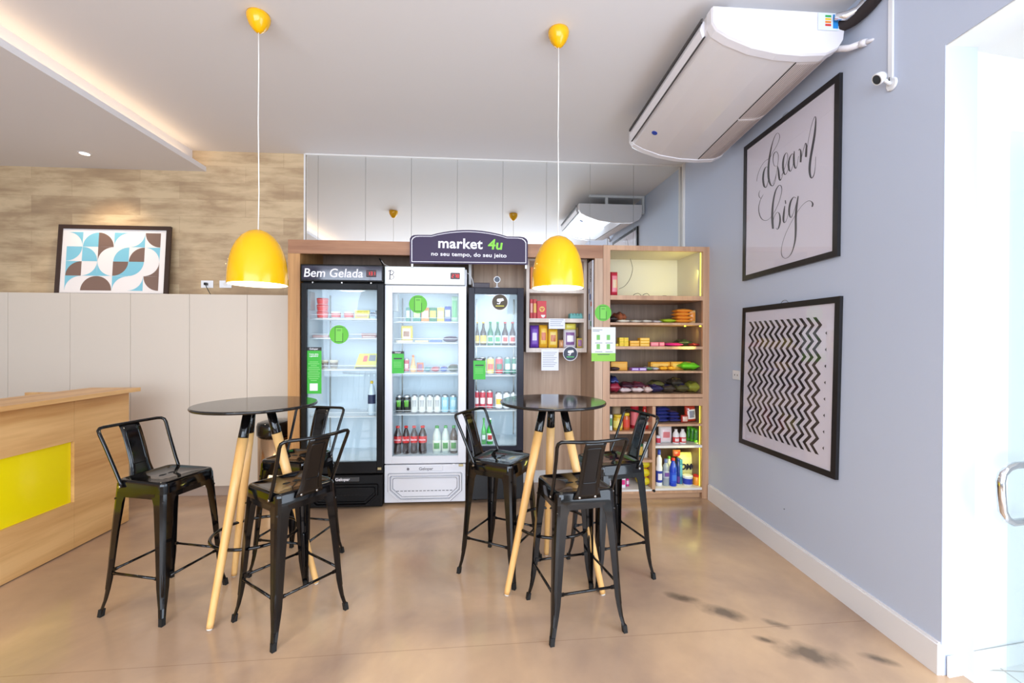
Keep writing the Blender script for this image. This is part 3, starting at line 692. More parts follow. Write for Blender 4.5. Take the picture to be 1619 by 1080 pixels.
# ------------------------------------------------------------------ glass door fridges
M_liner = M_inner
def vfridge(name, label, x0, x1, Yf, zs, shelf_z, m_body, m_frame, hz=None, lamp_w=9, yb=None):
    """zs: base0, base1, door0, door1, glass0, glass1, top ; glass x by margins. returns thing"""
    yb = yb or XBK-.03
    t = thing(name, label, 'fridge', ((x0+x1)/2, Yf+.3, 0))
    b0, b1, d0, d1, g0, g1, top, mx0, mx1 = zs
    g = G(); w = .03
    g.box(x0, x0+w, Yf+.05, yb, b1, top).box(x1-w, x1, Yf+.05, yb, b1, top).box(x0+w, x1-w, yb-w, yb, b1, top)
    g.box(x0+w, x1-w, Yf+.05, yb-w, d1-.005, top).box(x0+w, x1-w, Yf+.05, yb-w, b1, g0-.01)
    obj('cabinet_body', g, m_body, t, True)
    g = G(); e = .004
    g.box(x0+w+.0, x0+w+e, Yf+.055, yb-w, g0-.01, d1-.005).box(x1-w-e, x1-w, Yf+.055, yb-w, g0-.01, d1-.005).box(x0+w, x1-w, yb-w-e, yb-w, g0-.01, d1-.005)
    g.box(x0+w, x1-w, Yf+.055, yb-w, d1-.009, d1-.005).box(x0+w, x1-w, Yf+.055, yb-w, g0-.01, g0-.006)
    lin_ = obj('liner', g, M_liner, t, True)
    # pressed ribs on the liner's back
    g = G(); yy = yb-w-e
    for k in range(9):
        xx = x0+w+.10+k*(x1-x0-2*w-.2)/8
        g.prism([(xx, yy, g0+.95*(g1-g0)*.62), (xx+.006, yy, g0+.95*(g1-g0)*.62), (xx-.014, yy, g0+.30*(g1-g0)), (xx-.02, yy, g0+.30*(g1-g0))], (0, -.004, 0))
    obj('rib', g, M_liner, lin_, True)
    obj('lamp_cover', G().lathe([(.001, -.03), (.10, -.024), (.15, -.008), (.155, 0)], ((x0+x1)/2, Yf+.25, d1-.01), 28), M_tube, t, True)
    lx = lamp('fridge_light', 'AREA', ((x0+x1)/2, Yf+.075, (g0+g1)/2), lamp_w, (.93, .98, 1.0)); lx.data.shape = 'RECTANGLE'; lx.data.size = (x1-x0)*.75; lx.data.size_y = (g1-g0)*.9
    lx.rotation_euler = (PI/2, 0, 0)
    # door
    dr = obj('door', G().box(x0, mx0, Yf, Yf+.045, d0, d1, .004).box(mx1, x1, Yf, Yf+.045, d0, d1, .004).box(mx0-.002, mx1+.002, Yf, Yf+.045, g1, d1, .004).box(mx0-.002, mx1+.002, Yf, Yf+.045, d0, g0, .004), m_frame, t, True)
    obj('glass_pane', G().box(mx0, mx1, Yf+.018, Yf+.022, g0, g1), M_glass, dr, True)
    g = G().box(mx0, mx0+.004, Yf+.024, Yf+.034, g0, g1).box(mx1-.004, mx1, Yf+.024, Yf+.034, g0, g1).box(mx0, mx1, Yf+.024, Yf+.034, g1-.005, g1).box(mx0, mx1, Yf+.024, Yf+.034, g0, g0+.004)
    obj('gasket', g, mat('grey_gasket', (190, 196, 202), .5), dr, True)
    for z in shelf_z:
        g = G().box(x0+w+.012, x1-w-.012, Yf+.085, Yf+.091, z-.010, z).box(x0+w+.012, x1-w-.012, Yf+.085, yb-w-.02, z-.0045, z-.0015)
        g.tube([(x0+w+.012, Yf+.086, z), (x0+w+.015, Yf+.086, z+.030), (x1-w-.015, Yf+.086, z+.030), (x1-w-.012, Yf+.086, z)], .0022, 6)
        k = 0; xx = x0+w+.02
        while xx < x1-w-.02: g.box(xx, xx+.0022, Yf+.09, yb-w-.02, z-.0015, z); xx += .026
        obj('shelf', g, M_whiteg, t, True)
    g = G()
    for xx in (x0+w+.025, x1-w-.028): g.box(xx, xx+.012, yb-w-.012, yb-w-.004, g0, g1)
    obj('shelf_rail', g, M_steel, t, True)
    for sx in (x0+.06, x1-.06):
        for sy in (Yf+.10, yb-.06): obj('foot', G().lathe([(.02, 0), (.016, b0)], (sx, sy, 0), 10), M_mblack, t, True)
    return t, dr

# ---- black fridge
Y1 = 3.705
fx0, fx1 = X_(475.8, Y1), X_(605.6, Y1)
z = lambda py: Z_(py, Y1)
F1 = [Z_(505, 3.79), Z_(535, 3.79), Z_(583.5, 3.79), Z_(656, 3.79)]
M_fblack = mat('fridge_black_enamel', (13, 11, 12), .3, spec=.22)
zs1 = (.025, z(748), z(745), z(451), z(727), z(460.5), z(424), X_(484.5, Y1), X_(595.5, Y1))
t1, d1_ = vfridge('display_fridge', 'tall black display fridge with a glass door, left of the white one', fx0, fx1, Y1, zs1, F1, M_fblack, M_fblack, lamp_w=.8)
def base_unit(t, x0, x1, Yf, ztop, zbot, m, band_m, txt, tm, dark):
    k = (x1-x0)
    g = G().box(x0, x1, Yf-.006, Yf+.05, zbot, ztop, .006)
    bp = obj('base_panel', g, m, t, True)
    # framed intake with clipped lower corners
    def ring(o, y, dd):
        a, b, c_, d = x0+.032+o, x1-.032-o, zbot+.012+o, ztop-.072-o; ch = .085-o*.4
        return [Vector(v) for v in ((a, y, c_+ch), (a+ch*1.1, y, c_), (b-ch*1.1, y, c_), (b, y, c_+ch), (b, y, d-.01), (b-.01, y, d), (a+.01, y, d), (a, y, d-.01))]
    g = G().rings([ring(0, Yf-.006, 0), ring(.003, Yf-.026, 0), ring(.013, Yf-.026, 0), ring(.018, Yf-.007, 0)], smooth=False, cap0=False, cap1=False)
    g.rings([ring(.026, Yf-.006, 0), ring(.028, Yf-.018, 0), ring(.034, Yf-.018, 0), ring(.037, Yf-.0065, 0)], smooth=False, cap0=False, cap1=False)
    obj('intake_frame', g, m, bp, True)
    g = G()
    for o_ in (-.004, .0185, .038): g.rings([ring(o_, Yf-.0062, 0), ring(o_, Yf-.0070, 0), ring(o_+.0028, Yf-.0070, 0), ring(o_+.0028, Yf-.0062, 0)], smooth=False, cap0=False, cap1=False)
    obj('shade_line', g, dark, bp, True)  # dark rings laid on the panel as painted shade around the intake frame
    g = G(); xa, xb = x0+.10, x1-.10; nn = 15; zz = zbot+.098
    for i in range(nn): g.box(xa+(xb-xa)*i/nn, xa+(xb-xa)*(i+.7)/nn, Yf-.0075, Yf-.0058, zz-.003, zz+.003)
    obj('intake_slot', g, dark, bp, True)
    bg_ = G().box(x0+k*.28, x1-k*.28, Yf-.012, Yf-.006, ztop-.052, ztop-.014, .004)
    bd = obj('name_band', bg_, band_m, t, True)
    text('lettering', txt, .034, face_cam((x0+x1)/2+.008, Yf-.0125, ztop-.033), tm, bd, .0007, world=True, sx=1.05)
    g = G(); 
    cy = []
    for i in range(16): cy.append((x0+k*.28+.012+.011*math.cos(i*PI/8)-.004, Yf-.0125, ztop-.033+.011*math.sin(i*PI/8)))
    g.prism(cy, (0, -.0006, 0)); obj('emblem', g, tm, bd, True)
base_unit(t1, fx0+.002, fx1-.002, Y1, z(747), z(796), M_fblack, mat('grey_band', (62, 62, 64), .4), 'Gelopar', M_ltr, M_rubber)
obj('header', G().box(fx0, fx1, Y1-.012, Y1+.06, z(449), z(422.5), .005), M_fblack, t1, True)
hd = obj('header_panel', G().box(fx0+.014, fx1-.008, Y1-.016, Y1-.011, z(446.5), z(425), .0015), mat('header_black_gloss', (44, 42, 62), .06, coat=.7), t1, True)
text('lettering', 'Bem Gelada', .100, face_cam(X_(527.5, Y1), Y1-.0165, z(436.5)), M_ltr, hd, .0012, world=True, shear=.12, spacing=1.0, sx=.98)
M_disp = mat('display_window', (60, 14, 16), .3)
def led(t, x, y, zc, digits):
    b = obj('temperature_display', G().box(x-.040, x+.040, y-.004, y, zc-.028, zc+.028, .003), M_disp, t, True)
    seg = {'1': 'bc', '3': 'abgcd', '2': 'abged', '7': 'abc', '8': 'abcdefg'}; g = G()
    for i, dch in enumerate(digits):
        cx_ = x-.020+i*.022; w, h = .0062, .013
        for s_ in seg[dch]:
            r = {'a': (-w, w, h-.0015, h+.0015), 'g': (-w, w, -.0015, .0015), 'd': (-w, w, -h-.0015, -h+.0015), 'b': (w-.002, w+.002, 0, h), 'c': (w-.002, w+.002, -h, 0),
                 'f': (-w-.002, -w+.002, 0, h), 'e': (-w-.002, -w+.002, -h, 0)}[s_]
            g.box(cx_+r[0], cx_+r[1], y-.0052, y-.004, zc+r[2], zc+r[3])
    obj('digits', g, M_led, b, True)
led(t1, X_(587.5, Y1), Y1-.016, z(436), '131')
for i, px in enumerate((495, 541, 587)):
    obj('screw', G().box(X_(px-1, Y1), X_(px+1, Y1), Y1-.014, Y1-.002, z(451.5), z(449.5)), M_steel, t1, True)
obj('hinge', G().box(X_(598, Y1), X_(604, Y1), Y1-.018, Y1, z(739), z(735), .002), mat('brass_hinge', (176, 160, 120), .3, 1), t1, True)
obj('thermostat_box', G().box(X_(487.5, 3.82), X_(494.5, 3.82), 3.78, 3.87, Z_(493, 3.82), Z_(465, 3.82), .003), mat('grey_plastic', (206, 204, 204), .5), t1, True)

# ---- white fridge
Y2 = 3.74
gx0_, gx1_ = X_(608.2, Y2), X_(737, Y2)
z2 = lambda py: Z_(py, Y2)
F2 = [Z_(509, 3.825), Z_(541.5, 3.825), Z_(589, 3.825), Z_(653.5, 3.825)]
M_fwhite = mat('fridge_white_enamel', (226, 226, 232), .3, coat=.3)
zs2 = (.02, z2(733), z2(731), z2(453), z2(719.5), z2(465), z2(426), X_(620.3, Y2), X_(724.6, Y2))
t2, d2_ = vfridge('display_fridge', 'tall white display fridge with a glass door, under the shop sign', gx0_, gx1_, Y2, zs2, F2, M_fwhite, M_fwhite, lamp_w=.8)
base_unit(t2, gx0_+.001, gx1_-.003, Y2, z2(732.5), z2(791), M_fwhite, M_fwhite, 'Gelopar', mat('grey_letter', (120, 118, 124), .4), mat('slot_shade_grey', (110, 110, 116), .5))
obj('header', G().box(gx0_, gx1_-.012, Y2-.012, Y2+.06, z2(452), z2(424), .006), mat('header_white_plastic', (232, 236, 232), .35), t2, True)
hd = obj('header_panel', G().box(gx0_+.016, gx1_-.03, Y2-.016, Y2-.011, z2(449), z2(427), .0015), mat('backlit_header', (255, 255, 255), .3, emit=(255, 255, 255), es=.5), t2, True)
g = G(); bx0, bz0 = X_(620.5, Y2)-.020, z2(437.5)
g.tube([(bx0, Y2-.019, bz0-.036), (bx0+.004, Y2-.019, bz0+.034)], .0042, 8)
g.tube([tuple(q) for q in catmull([(bx0-.014, Y2-.019, bz0+.026), (bx0-.002, Y2-.019, bz0+.036), (bx0+.022, Y2-.019, bz0+.034), (bx0+.032, Y2-.019, bz0+.020), (bx0+.022, Y2-.019, bz0+.004), (bx0+.004, Y2-.019, bz0)], 4)], .0032, 8)
g.tube([tuple(q) for q in catmull([(bx0+.006, Y2-.019, bz0+.001), (bx0+.026, Y2-.019, bz0-.004), (bx0+.034, Y2-.019, bz0-.018), (bx0+.022, Y2-.019, bz0-.034), (bx0-.010, Y2-.019, bz0-.037)], 4)], .0024, 8)
obj('lettering', g, mat('grey_script', (60, 62, 80), .5), hd, True, label='grey letter B')
led(t2, X_(719.5, Y2), Y2-.016, z2(438), '278')
obj('hinge', G().box(X_(726, Y2), X_(733, Y2), Y2-.018, Y2, z2(735.5), z2(732), .002), MATS['brass_hinge'], t2, True)
obj('lock', G().tube([(X_(718, Y2), Y2-.005, z2(735)), (X_(718, Y2), Y2-.016, z2(735))], .021, 20), M_fwhite, t2, True)
obj('thermostat_box', G().box(X_(622, 3.85), X_(629.5, 3.85), 3.815, 3.90, Z_(494, 3.85), Z_(467, 3.85), .003), MATS['grey_plastic'], t2, True)

# ---- slim black fridge
Y3 = 3.745
hx0, hx1 = X_(740.6, Y3), X_(828, Y3)
z3 = lambda py: Z_(py, Y3)
F3 = [Z_(546.5, 3.83), Z_(593, 3.83), Z_(648, 3.83)]
zs3 = (.03, z3(716), z3(713), z3(455), z3(705.5), z3(465), z3(454), X_(750.3, Y3), X_(817.5, Y3))
t3, d3_ = vfridge('display_fridge', 'slim low black drinks fridge with beer bottles, behind the right bar table', hx0, hx1, Y3, zs3, F3, mat('fridge_charcoal', (26, 25, 33), .4, spec=.25), mat('fridge_charcoal_frame', (32, 30, 42), .35, spec=.25), lamp_w=.7)
obj('base_panel', G().box(hx0, hx1, Y3-.01, Y3+.05, .035, z3(714.5), .006), mat('fridge_base_black', (20, 20, 22), .45), t3, True)

# ------------------------------------------------------------------ small open shelf on the back panel
YO = 4.0
ox0, ox1 = X_(831.7, YO), X_(927.5, YO)
t = thing('open_shelf', 'pale wooden open wall shelf with three compartments, partly behind the right pendant', 'shelf', ((ox0+ox1)/2, YO, Z_(557, YO)))
zo = [Z_(557, YO), Z_(550.3, YO), Z_(509.3, YO), Z_(503, YO), Z_(462.5, YO), Z_(456.5, YO), Z_(411.5, YO), Z_(408, YO)]
g = G(); w = .028
g.box(ox0, ox0+w, YO, XBK-.021, zo[0], zo[7]).box(ox1-w, ox1, YO, XBK-.021, zo[0], zo[7]).box(ox0+w, ox1-w, YO, XBK-.021, zo[6], zo[7])
M_palew = wood('bleached_wood', (206, 188, 174), (228, 212, 198), 'Z')
obj('frame', g, M_palew, t, True)
for a, b in ((0, 1), (2, 3), (4, 5)): obj('shelf_board', G().box(ox0+w, ox1-w, YO, XBK-.021, zo[a], zo[b]), M_palew, t, True)
OS = [zo[1], zo[3], zo[5]]

# ------------------------------------------------------------------ tall lit shelf unit
t = thing('tall_shelf_unit', 'tall wooden shelf unit with yellow-green strip light, against the blue wall', 'shelf', ((xr0+xr1)/2, 4.0, 0))
zr = lambda py: Z_(py, YF, 1040)
zT = zr(389)
xi0, xi1 = X_(964.3, YF), X_(1111, YF); xd0, xd1 = X_(1032, YF), X_(1037, YF)
xl = xr0
g = G()
g.box(xl, xi0, YF, YF+.028, 0, zT).box(xi1, xr1, YF, YF+.028, 0, zT).box(xi0, xi1, YF, YF+.028, zr(396.5), zT)
obj('face_frame', g, wood('tan_laminate', (176, 134, 104), (206, 164, 130), 'Z'), t, True)
obj('side_panel', G().box(xl, xl+.02, YF+.029, XBK-.022, 0, zT), M_ash, t, True)
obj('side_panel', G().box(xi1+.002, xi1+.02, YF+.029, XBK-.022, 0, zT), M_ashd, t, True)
obj('top_board', G().box(xl+.021, xi1+.0, YF+.029, XBK-.022, zT-.022, zT), M_ashx, t, True)
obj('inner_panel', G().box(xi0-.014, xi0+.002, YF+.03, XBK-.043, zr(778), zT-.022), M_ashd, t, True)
zB = XBK-.022
M_cream = mat('cream_lining', (222, 216, 196), .5)
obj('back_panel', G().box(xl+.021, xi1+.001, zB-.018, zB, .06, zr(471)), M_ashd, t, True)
obj('cream_lining', G().box(xi0+.002, xi1+.001, zB-.018, zB, zr(471)+.001, zT-.022).box(xi1-.004, xi1+.001, YF+.03, zB-.018, zr(467)+.002, zT-.022).box(xi0+.003, xi1-.005, YF+.03, zB-.019, zT-.028, zT-.0225), M_cream, t, True, label='cream lining of the top compartment')
SB = []
def board(py0, py1, x0=None, x1=None, m=None, nm='shelf_board'):
    x0 = xi0+.0025 if x0 is None else x0; x1 = xi1+.001 if x1 is None else x1
    obj(nm, G().box(x0, x1, YF+.001, zB-.019, zr(py1), zr(py0)), m or MATS['tan_laminate'], t, True); return zr(py0)
S_top = board(467.5, 474.5); S_A = board(510.3, 514); S_B = board(547.8, 552.3); S_C = board(586.8, 590); S_D = board(623.5, 629)
obj('face_rail', G().box(xi0, xi1, YF-.001, YF+.02, zr(642), zr(630)), MATS['tan_laminate'], t, True)
obj('divider', G().box(xd0, xd1, YF, zB-.019, zr(775), zr(642.5)), MATS['tan_laminate'], t, True)
L1 = board(681.8, 685.6, None, xd0-.001); L2 = board(727, 731, None, xd0-.001); L3 = board(773.5, 777, None, xd0-.001, M_white)
R1 = board(671, 674.4, xd1+.001); R2 = board(705, 708.8, xd1+.001, None, M_white); R3 = board(772.5, 776, xd1+.001, None, M_white)
obj('bottom_rail', G().box(xi0, xi1, YF-.001, YF+.02, zr(780), zr(776.5)), MATS['tan_laminate'], t, True)
obj('plinth', G().box(xl+.02, xi1, YF+.04, YF+.06, 0, zr(780.3)), M_ashx, t, True)
obj('lock', G().tube([(X_(1034.5, YF), YF-.014, zr(775.5)), (X_(1034.5, YF), YF-.002, zr(775.5))], .011, 16), M_rubber, t, True, label='small round black lock')
# the strip light runs down the inside of the right edge
M_lime = mat('lime_led_strip', (240, 255, 60), .5, emit=(244, 236, 70), es=1.4)
g = G()
for a, b in ((467, 397), (671, 643), (705, 675), (772, 709.5)):
    g.box(xi1-.0075, xi1-.0045, YF+.032, YF+.040, zr(a)+.002, zr(b)-.002)
obj('strip_light', g, M_lime, t, True, label='yellow-green strip light on the inner right edge')
for dx_ in (1083, 1107):
    c = at(dx_, 517, YF+.04); obj('led_spot', G().box(c.x-.006, c.x+.006, YF+.034, YF+.046, zr(514)-.012, zr(514)-.001), M_lime, t, True, label='small yellow light under the board')
for zc, hh_, pw in ((2.0, .34, 1.1), (1.45, .5, .9), (.44, .5, 1.2)):
    l = lamp('shelf_strip_glow', 'AREA', (xi1-.02, YF+.05, zc), pw, (1, .93, .22)); l.data.shape = 'RECTANGLE'; l.data.size = .03; l.data.size_y = hh_
    l.rotation_euler = (Vector((-1, .7, 0))).to_track_quat('-Z', 'Z').to_euler()

# ------------------------------------------------------------------ pictures on the blue wall
NB = blue_pt(0, 0, -1)-blue_pt(0, 0, 0)     # pointing into the room
def blue_at(px, py, d=.02): return atp(px, py, blue_pt(0, 0, -d), NB)
def wall_picture(cor, label, fw):
    P = [blue_at(*c) for c in cor]; c0 = sum(P, Vector())/4; dy = (P[1]-P[0]+P[2]-P[3]).normalized()
    t = thing('framed_poster', label, 'picture', (c0.x, c0.y, min(q.z for q in P)))
    nrm = NB.normalized()
    # 2-D frame on the wall: u to the camera side, v up
    def W_(u, v, d=0.):
        a = P[3].lerp(P[2], u); b = P[0].lerp(P[1], u); return a.lerp(b, v)+nrm*d
    ww = (P[1]-P[0]).length; hh = (P[0]-P[3]).length; fu, fv = fw/ww, fw/hh
    g = G()
    for a, b, c, d in ((0, fu, 0, 1), (1-fu, 1, 0, 1), (fu, 1-fu, 0, fv), (fu, 1-fu, 1-fv, 1)):
        g.prism([W_(a, c), W_(b, c), W_(b, d), W_(a, d)], -nrm*.019)
    fo = obj('frame', g, mat('black_picture_frame', (26, 24, 26), .35), t, True)
    obj('paper', G().prism([W_(fu, fv, -.006), W_(1-fu, fv, -.006), W_(1-fu, 1-fv, -.006), W_(fu, 1-fv, -.006)], -nrm*.006), mat('poster_paper', (226, 220, 232), .5), t, True)
    obj('glass', G().prism([W_(fu, fv, -.003), W_(1-fu, fv, -.003), W_(1-fu, 1-fv, -.003), W_(fu, 1-fv, -.003)], -nrm*.001), M_pglass, t, True)
    g = G().tube([W_(.46, 1.0, -.01), W_(.48, 1.015, -.01), W_(.5, 1.018, -.01), W_(.52, 1.015, -.01), W_(.54, 1.0, -.01)], .0015, 6)
    obj('hanging_wire', g, M_steel, t, True)
    return t, W_, P, nrm
tp, Wp, Pp, nrm = wall_picture([(1176, 233), (1327.5, 114.5), (1323.5, 405), (1173.5, 444.5)], 'black framed poster with dream big in brush lettering, upper one on the blue wall', .036)
# the brush lettering, drawn as tapering strokes; coordinates are a tracing on the poster's own plane
def tr(x, y): return atp(1180+x/4.5, 180+y/4.5, Pp[0]+nrm*-.0055, NB)
strokes = [
 # d : entry swash, loop, stem
 ([(74, 480, 1), (80, 440, 2), (100, 385, 2), (130, 340, 2), (165, 315, 2), (190, 270, 2), (222, 215, 2), (237, 165, 3), (228, 138, 3), (208, 150, 3), (185, 210, 5), (168, 290, 9), (158, 370, 11), (158, 450, 12), (170, 500, 10), (188, 512, 5), (205, 480, 2), (213, 430, 1)],),
 ([(158, 385, 3), (140, 378, 4), (125, 410, 9), (119, 460, 11), (125, 510, 11), (138, 524, 6), (150, 500, 3), (160, 450, 3)],),
 # r
 ([(188, 500, 2), (208, 450, 2), (222, 370, 2), (228, 300, 3), (215, 270, 4), (196, 285, 5), (190, 330, 4), (200, 370, 3), (222, 372, 2)],),
 ([(222, 372, 4), (228, 400, 9), (232, 440, 11), (238, 472, 9), (250, 460, 3), (262, 420, 2)],),
 # e
 ([(250, 440, 2), (268, 400, 2), (285, 350, 2), (295, 300, 3), (286, 277, 3), (270, 300, 7), (261, 350, 11), (263, 400, 11), (274, 432, 7), (290, 415, 2), (305, 370, 2)],),
 # a
 ([(338, 292, 3), (325, 285, 4), (308, 315, 8), (300, 360, 11), (306, 402, 9), (318, 405, 4), (332, 360, 2), (342, 290, 3)],),
 ([(342, 265, 4), (338, 310, 10), (340, 360, 11), (350, 388, 7), (362, 365, 2), (372, 300, 2)],),
 # m
 ([(372, 262, 3), (380, 250, 5), (388, 270, 9), (388, 310, 11), (386, 345, 10)],),
 ([(386, 345, 2), (398, 290, 2), (412, 235, 3), (422, 208, 4), (428, 230, 9), (426, 275, 12), (424, 308, 11)],),
 ([(424, 308, 2), (432, 250, 2), (445, 170, 2), (462, 90, 2), (482, 30, 3), (493, 22, 4), (494, 60, 8), (487, 140, 12), (474, 220, 13), (458, 310, 13), (450, 390, 13), (455, 440, 11), (466, 457, 7), (482, 430, 4), (491, 370, 2), (493, 305, 1)],),
 # b : swash, loop, stem, bowl
 ([(98, 545, 1), (90, 565, 3), (92, 590, 4), (105, 600, 3), (120, 575, 2)],),
 ([(112, 590, 2), (98, 620, 3), (88, 670, 4), (95, 720, 5), (115, 752, 5), (145, 758, 3), (175, 735, 2), (205, 690, 2), (235, 620, 2), (252, 550, 3), (247, 513, 5), (230, 512, 5), (208, 550, 7), (192, 620, 9), (185, 700, 12), (186, 770, 13), (190, 818, 11)],),
 ([(190, 760, 2), (205, 720, 2), (222, 700, 3), (236, 715, 7), (241, 760, 10), (232, 805, 8), (220, 823, 4), (212, 810, 2)],),
 # i
 ([(274, 655, 4), (268, 700, 10), (264, 750, 11), (270, 775, 6), (285, 758, 2), (300, 710, 2)],), ([(278, 615, 6), (280, 640, 6)],),
 # g with the long loop
 ([(352, 600, 3), (338, 592, 4), (318, 620, 9), (306, 670, 11), (306, 715, 9), (318, 738, 5), (335, 705, 2), (352, 650, 2), (368, 585, 3)],),
 ([(370, 585, 5), (358, 660, 11), (352, 740, 12), (352, 820, 12), (347, 900, 9), (330, 970, 5), (305, 1015, 3), (275, 1028, 3), (253, 1008, 3), (250, 960, 2), (270, 880, 2), (305, 800, 2), (350, 720, 2), (395, 655, 2), (435, 622, 3), (460, 622, 5), (473, 640, 9), (468, 662, 8)],),
]
g = G(); zoff = 0
for (st,) in strokes:
    pts = catmull(st); zoff += 1; L_, R__ = [], []
    for i, p in enumerate(pts):
        a, b = pts[max(i-1, 0)], pts[min(i+1, len(pts)-1)]; dx, dyy = b[0]-a[0], b[1]-a[1]; l = math.hypot(dx, dyy) or 1
        w_ = max(p[2], 2.0)*.62; nx, ny = -dyy/l, dx/l*.6
        L_.append(tr(p[0]+nx*w_, p[1]+ny*w_)+nrm*.00003*zoff); R__.append(tr(p[0]-nx*w_, p[1]-ny*w_)+nrm*.00003*zoff)
    va = [g.bm.verts.new(v) for v in L_]; vb = [g.bm.verts.new(v) for v in R__]
    for i in range(len(va)-1): g.bm.faces.new((va[i], va[i+1], vb[i+1], vb[i]))
obj('lettering', g, mat('charcoal_ink', (62, 58, 64), .6), tp, True, label='dream big in charcoal brush lettering')
tz, Wz, Pz, nrm = wall_picture([(1174, 487), (1328, 468), (1320.5, 759), (1168, 699.5)], 'black framed zigzag pattern poster, lower one on the blue wall', .036)
g = G(); NZ, ncol = 17, 12; u0, u1, v0, v1 = .125, .885, .105, .895
def zz(u, v): return Wz(u, v, -.0052)
for c in range(ncol+1):
    for k in range(NZ):
        va_, vb_ = v1-(v1-v0)*k/NZ, v1-(v1-v0)*(k+1)/NZ
        p_ = (u1-u0)/ncol; amp = p_*.80; wd_ = p_*.46
        ua = u0+c*p_-.04+(0 if k % 2 == 0 else amp); ub = u0+c*p_-.04+(amp if k % 2 == 0 else 0)
        if c == ncol:
            if k % 2 == 0 and k: g.prism([zz(u1+.015, va_+.010), zz(u1+.003, va_), zz(u1+.015, va_-.010)], nrm*.0003)
            continue
        g.prism([zz(ua, va_), zz(ua+wd_, va_), zz(ub+wd_, vb_), zz(ub, vb_)], nrm*.0003)
obj('zigzag_print', g, mat('print_black', (40, 34, 38), .5), tz, True, label='black zigzag columns')
# wall outlet half hidden by the lower poster
p = blue_at(1165.5, 593, .0)
g = G(); g.prism([blue_pt(p.y-.05, p.z-.035, -.001), blue_pt(p.y+.05, p.z-.035, -.001), blue_pt(p.y+.05, p.z+.035, -.001), blue_pt(p.y-.05, p.z+.035, -.001)], nrm*.008)
t = thing('wall_outlet', 'white outlet on the blue wall behind the left edge of the zigzag poster', 'outlet', tuple(p))
obj('cover_plate', g, M_whiteg, t, True)
g = G(); 
for s in (-.02, .02): g.prism([blue_pt(p.y+s-.004, p.z-.006, -.0091), blue_pt(p.y+s+.004, p.z-.006, -.0091), blue_pt(p.y+s+.004, p.z+.006, -.0091), blue_pt(p.y+s-.004, p.z+.006, -.0091)], nrm*.0006)
obj('socket_holes', g, M_mblack, t, True)
# small nail left in the wall
p = blue_at(1240.5, 805, .0); q = Vector(p)
single('nail', G().tube([q+nrm*.0005, q+nrm*.006], .0022, 8), M_mblack, 'tiny dark nail in the blue wall below the zigzag poster', 'nail')

# ------------------------------------------------------------------ air conditioner hung under the ceiling
AY0, AY1 = 2.17, 3.42
tac = thing('air_conditioner', 'large white ceiling air conditioner hung against the blue wall', 'air conditioner', (wx(2.8)-.4, (AY0+AY1)/2, 2.86))
def ac(u, v, s):      # u 0 room side .. 1 wall side, v 0 bottom .. 1 top, s 0 far .. 1 near the camera
    y = AY1+(AY0-AY1)*s; z0 = 2.842+.062*s; x0 = 1.165+.012*s; x1 = wx(y)-.055
    return Vector((x0+(x1-x0)*u, y, z0+v*.218))
prof = [(0, .98), (0, .62), (.03, .46), (.12, .30), (.30, .10), (.50, .0), (.68, -.02), (.86, .02), (.95, .16), (.99, .36), (1.0, .62), (1.0, .98)]
prof2 = []
for i in range(len(prof)-1):
    for k in range(3): prof2.append((prof[i][0]+(prof[i+1][0]-prof[i][0])*k/3, prof[i][1]+(prof[i+1][1]-prof[i][1])*k/3))
prof2.append(prof[-1])
M_acw = mat('ac_white_plastic', (236, 232, 236), .3, coat=.3); M_acg = mat('ac_under_panel', (222, 216, 216), .28, coat=.4)
def shrink(s_, k): return [ac(.5+(u-.5)*k, .5+(v-.5)*(k if v < .9 else 1), s_) for u, v in prof]
obj('housing', G().rings([[ac(u, v, s) for u, v in prof] for s in (.045, .955)], smooth=False), M_acg, tac, True)
# smooth end caps, the near one with a hollow flank
for s0, s1, s2 in ((.954, .99, 1.0), (.046, .01, 0.0)):
    big = [(.5+(u-.5)*1.012, .5+(v-.5)*1.05 if v < .9 else v) for u, v in prof]
    obj('end_cap', G().rings([[ac(u, v, s0) for u, v in big], [ac(u, v, s1) for u, v in big], [ac(.5+(u-.5)*.985, .5+(v-.5)*.94 if v < .9 else v, s2) for u, v in big]], smooth=False), M_acw, tac, True)
# underside pieces: outlet flap on the room side, two-part intake grille by the wall
def under(u, s, d=0.):
    for (a, va), (b, vb) in zip(prof[1:-1], prof[2:]):
        if a <= u <= b and b > a: return ac(u, va+(vb-va)*(u-a)/(b-a), s)-Vector((0, 0, d))
    return ac(u, 0, s)
g = G()
g.rings([[ac(-.016, .93, s), ac(-.034, .72, s), ac(-.014, .52, s), ac(.0, .52, s), ac(.0, .93, s)] for s in (.07, .93)], smooth=False)
obj('louver', g, M_acw, tac, True)
g = G().rings([[ac(-.020, .96, s), ac(-.033, .95, s), ac(-.036, .87, s), ac(-.022, .86, s)] for s in (.06, .94)], smooth=False)
g.rings([[ac(-.014, .515, s), ac(-.002, .50, s), ac(.002, .515, s), ac(-.006, .53, s)] for s in (.06, .94)], smooth=False)
obj('outlet_slot', g, mat('slot_dark', (70, 66, 66), .6), tac, True)
def strip(u0_, u1_, s0, s1, d0, d1, n=4):
    g = G(); rows = []
    for i in range(n+1):
        u = u0_+(u1_-u0_)*i/n; rows.append([under(u, s0, d1), under(u, s1, d1), under(u, s1, d0), under(u, s0, d0)])
    return g.rings(rows, smooth=False)
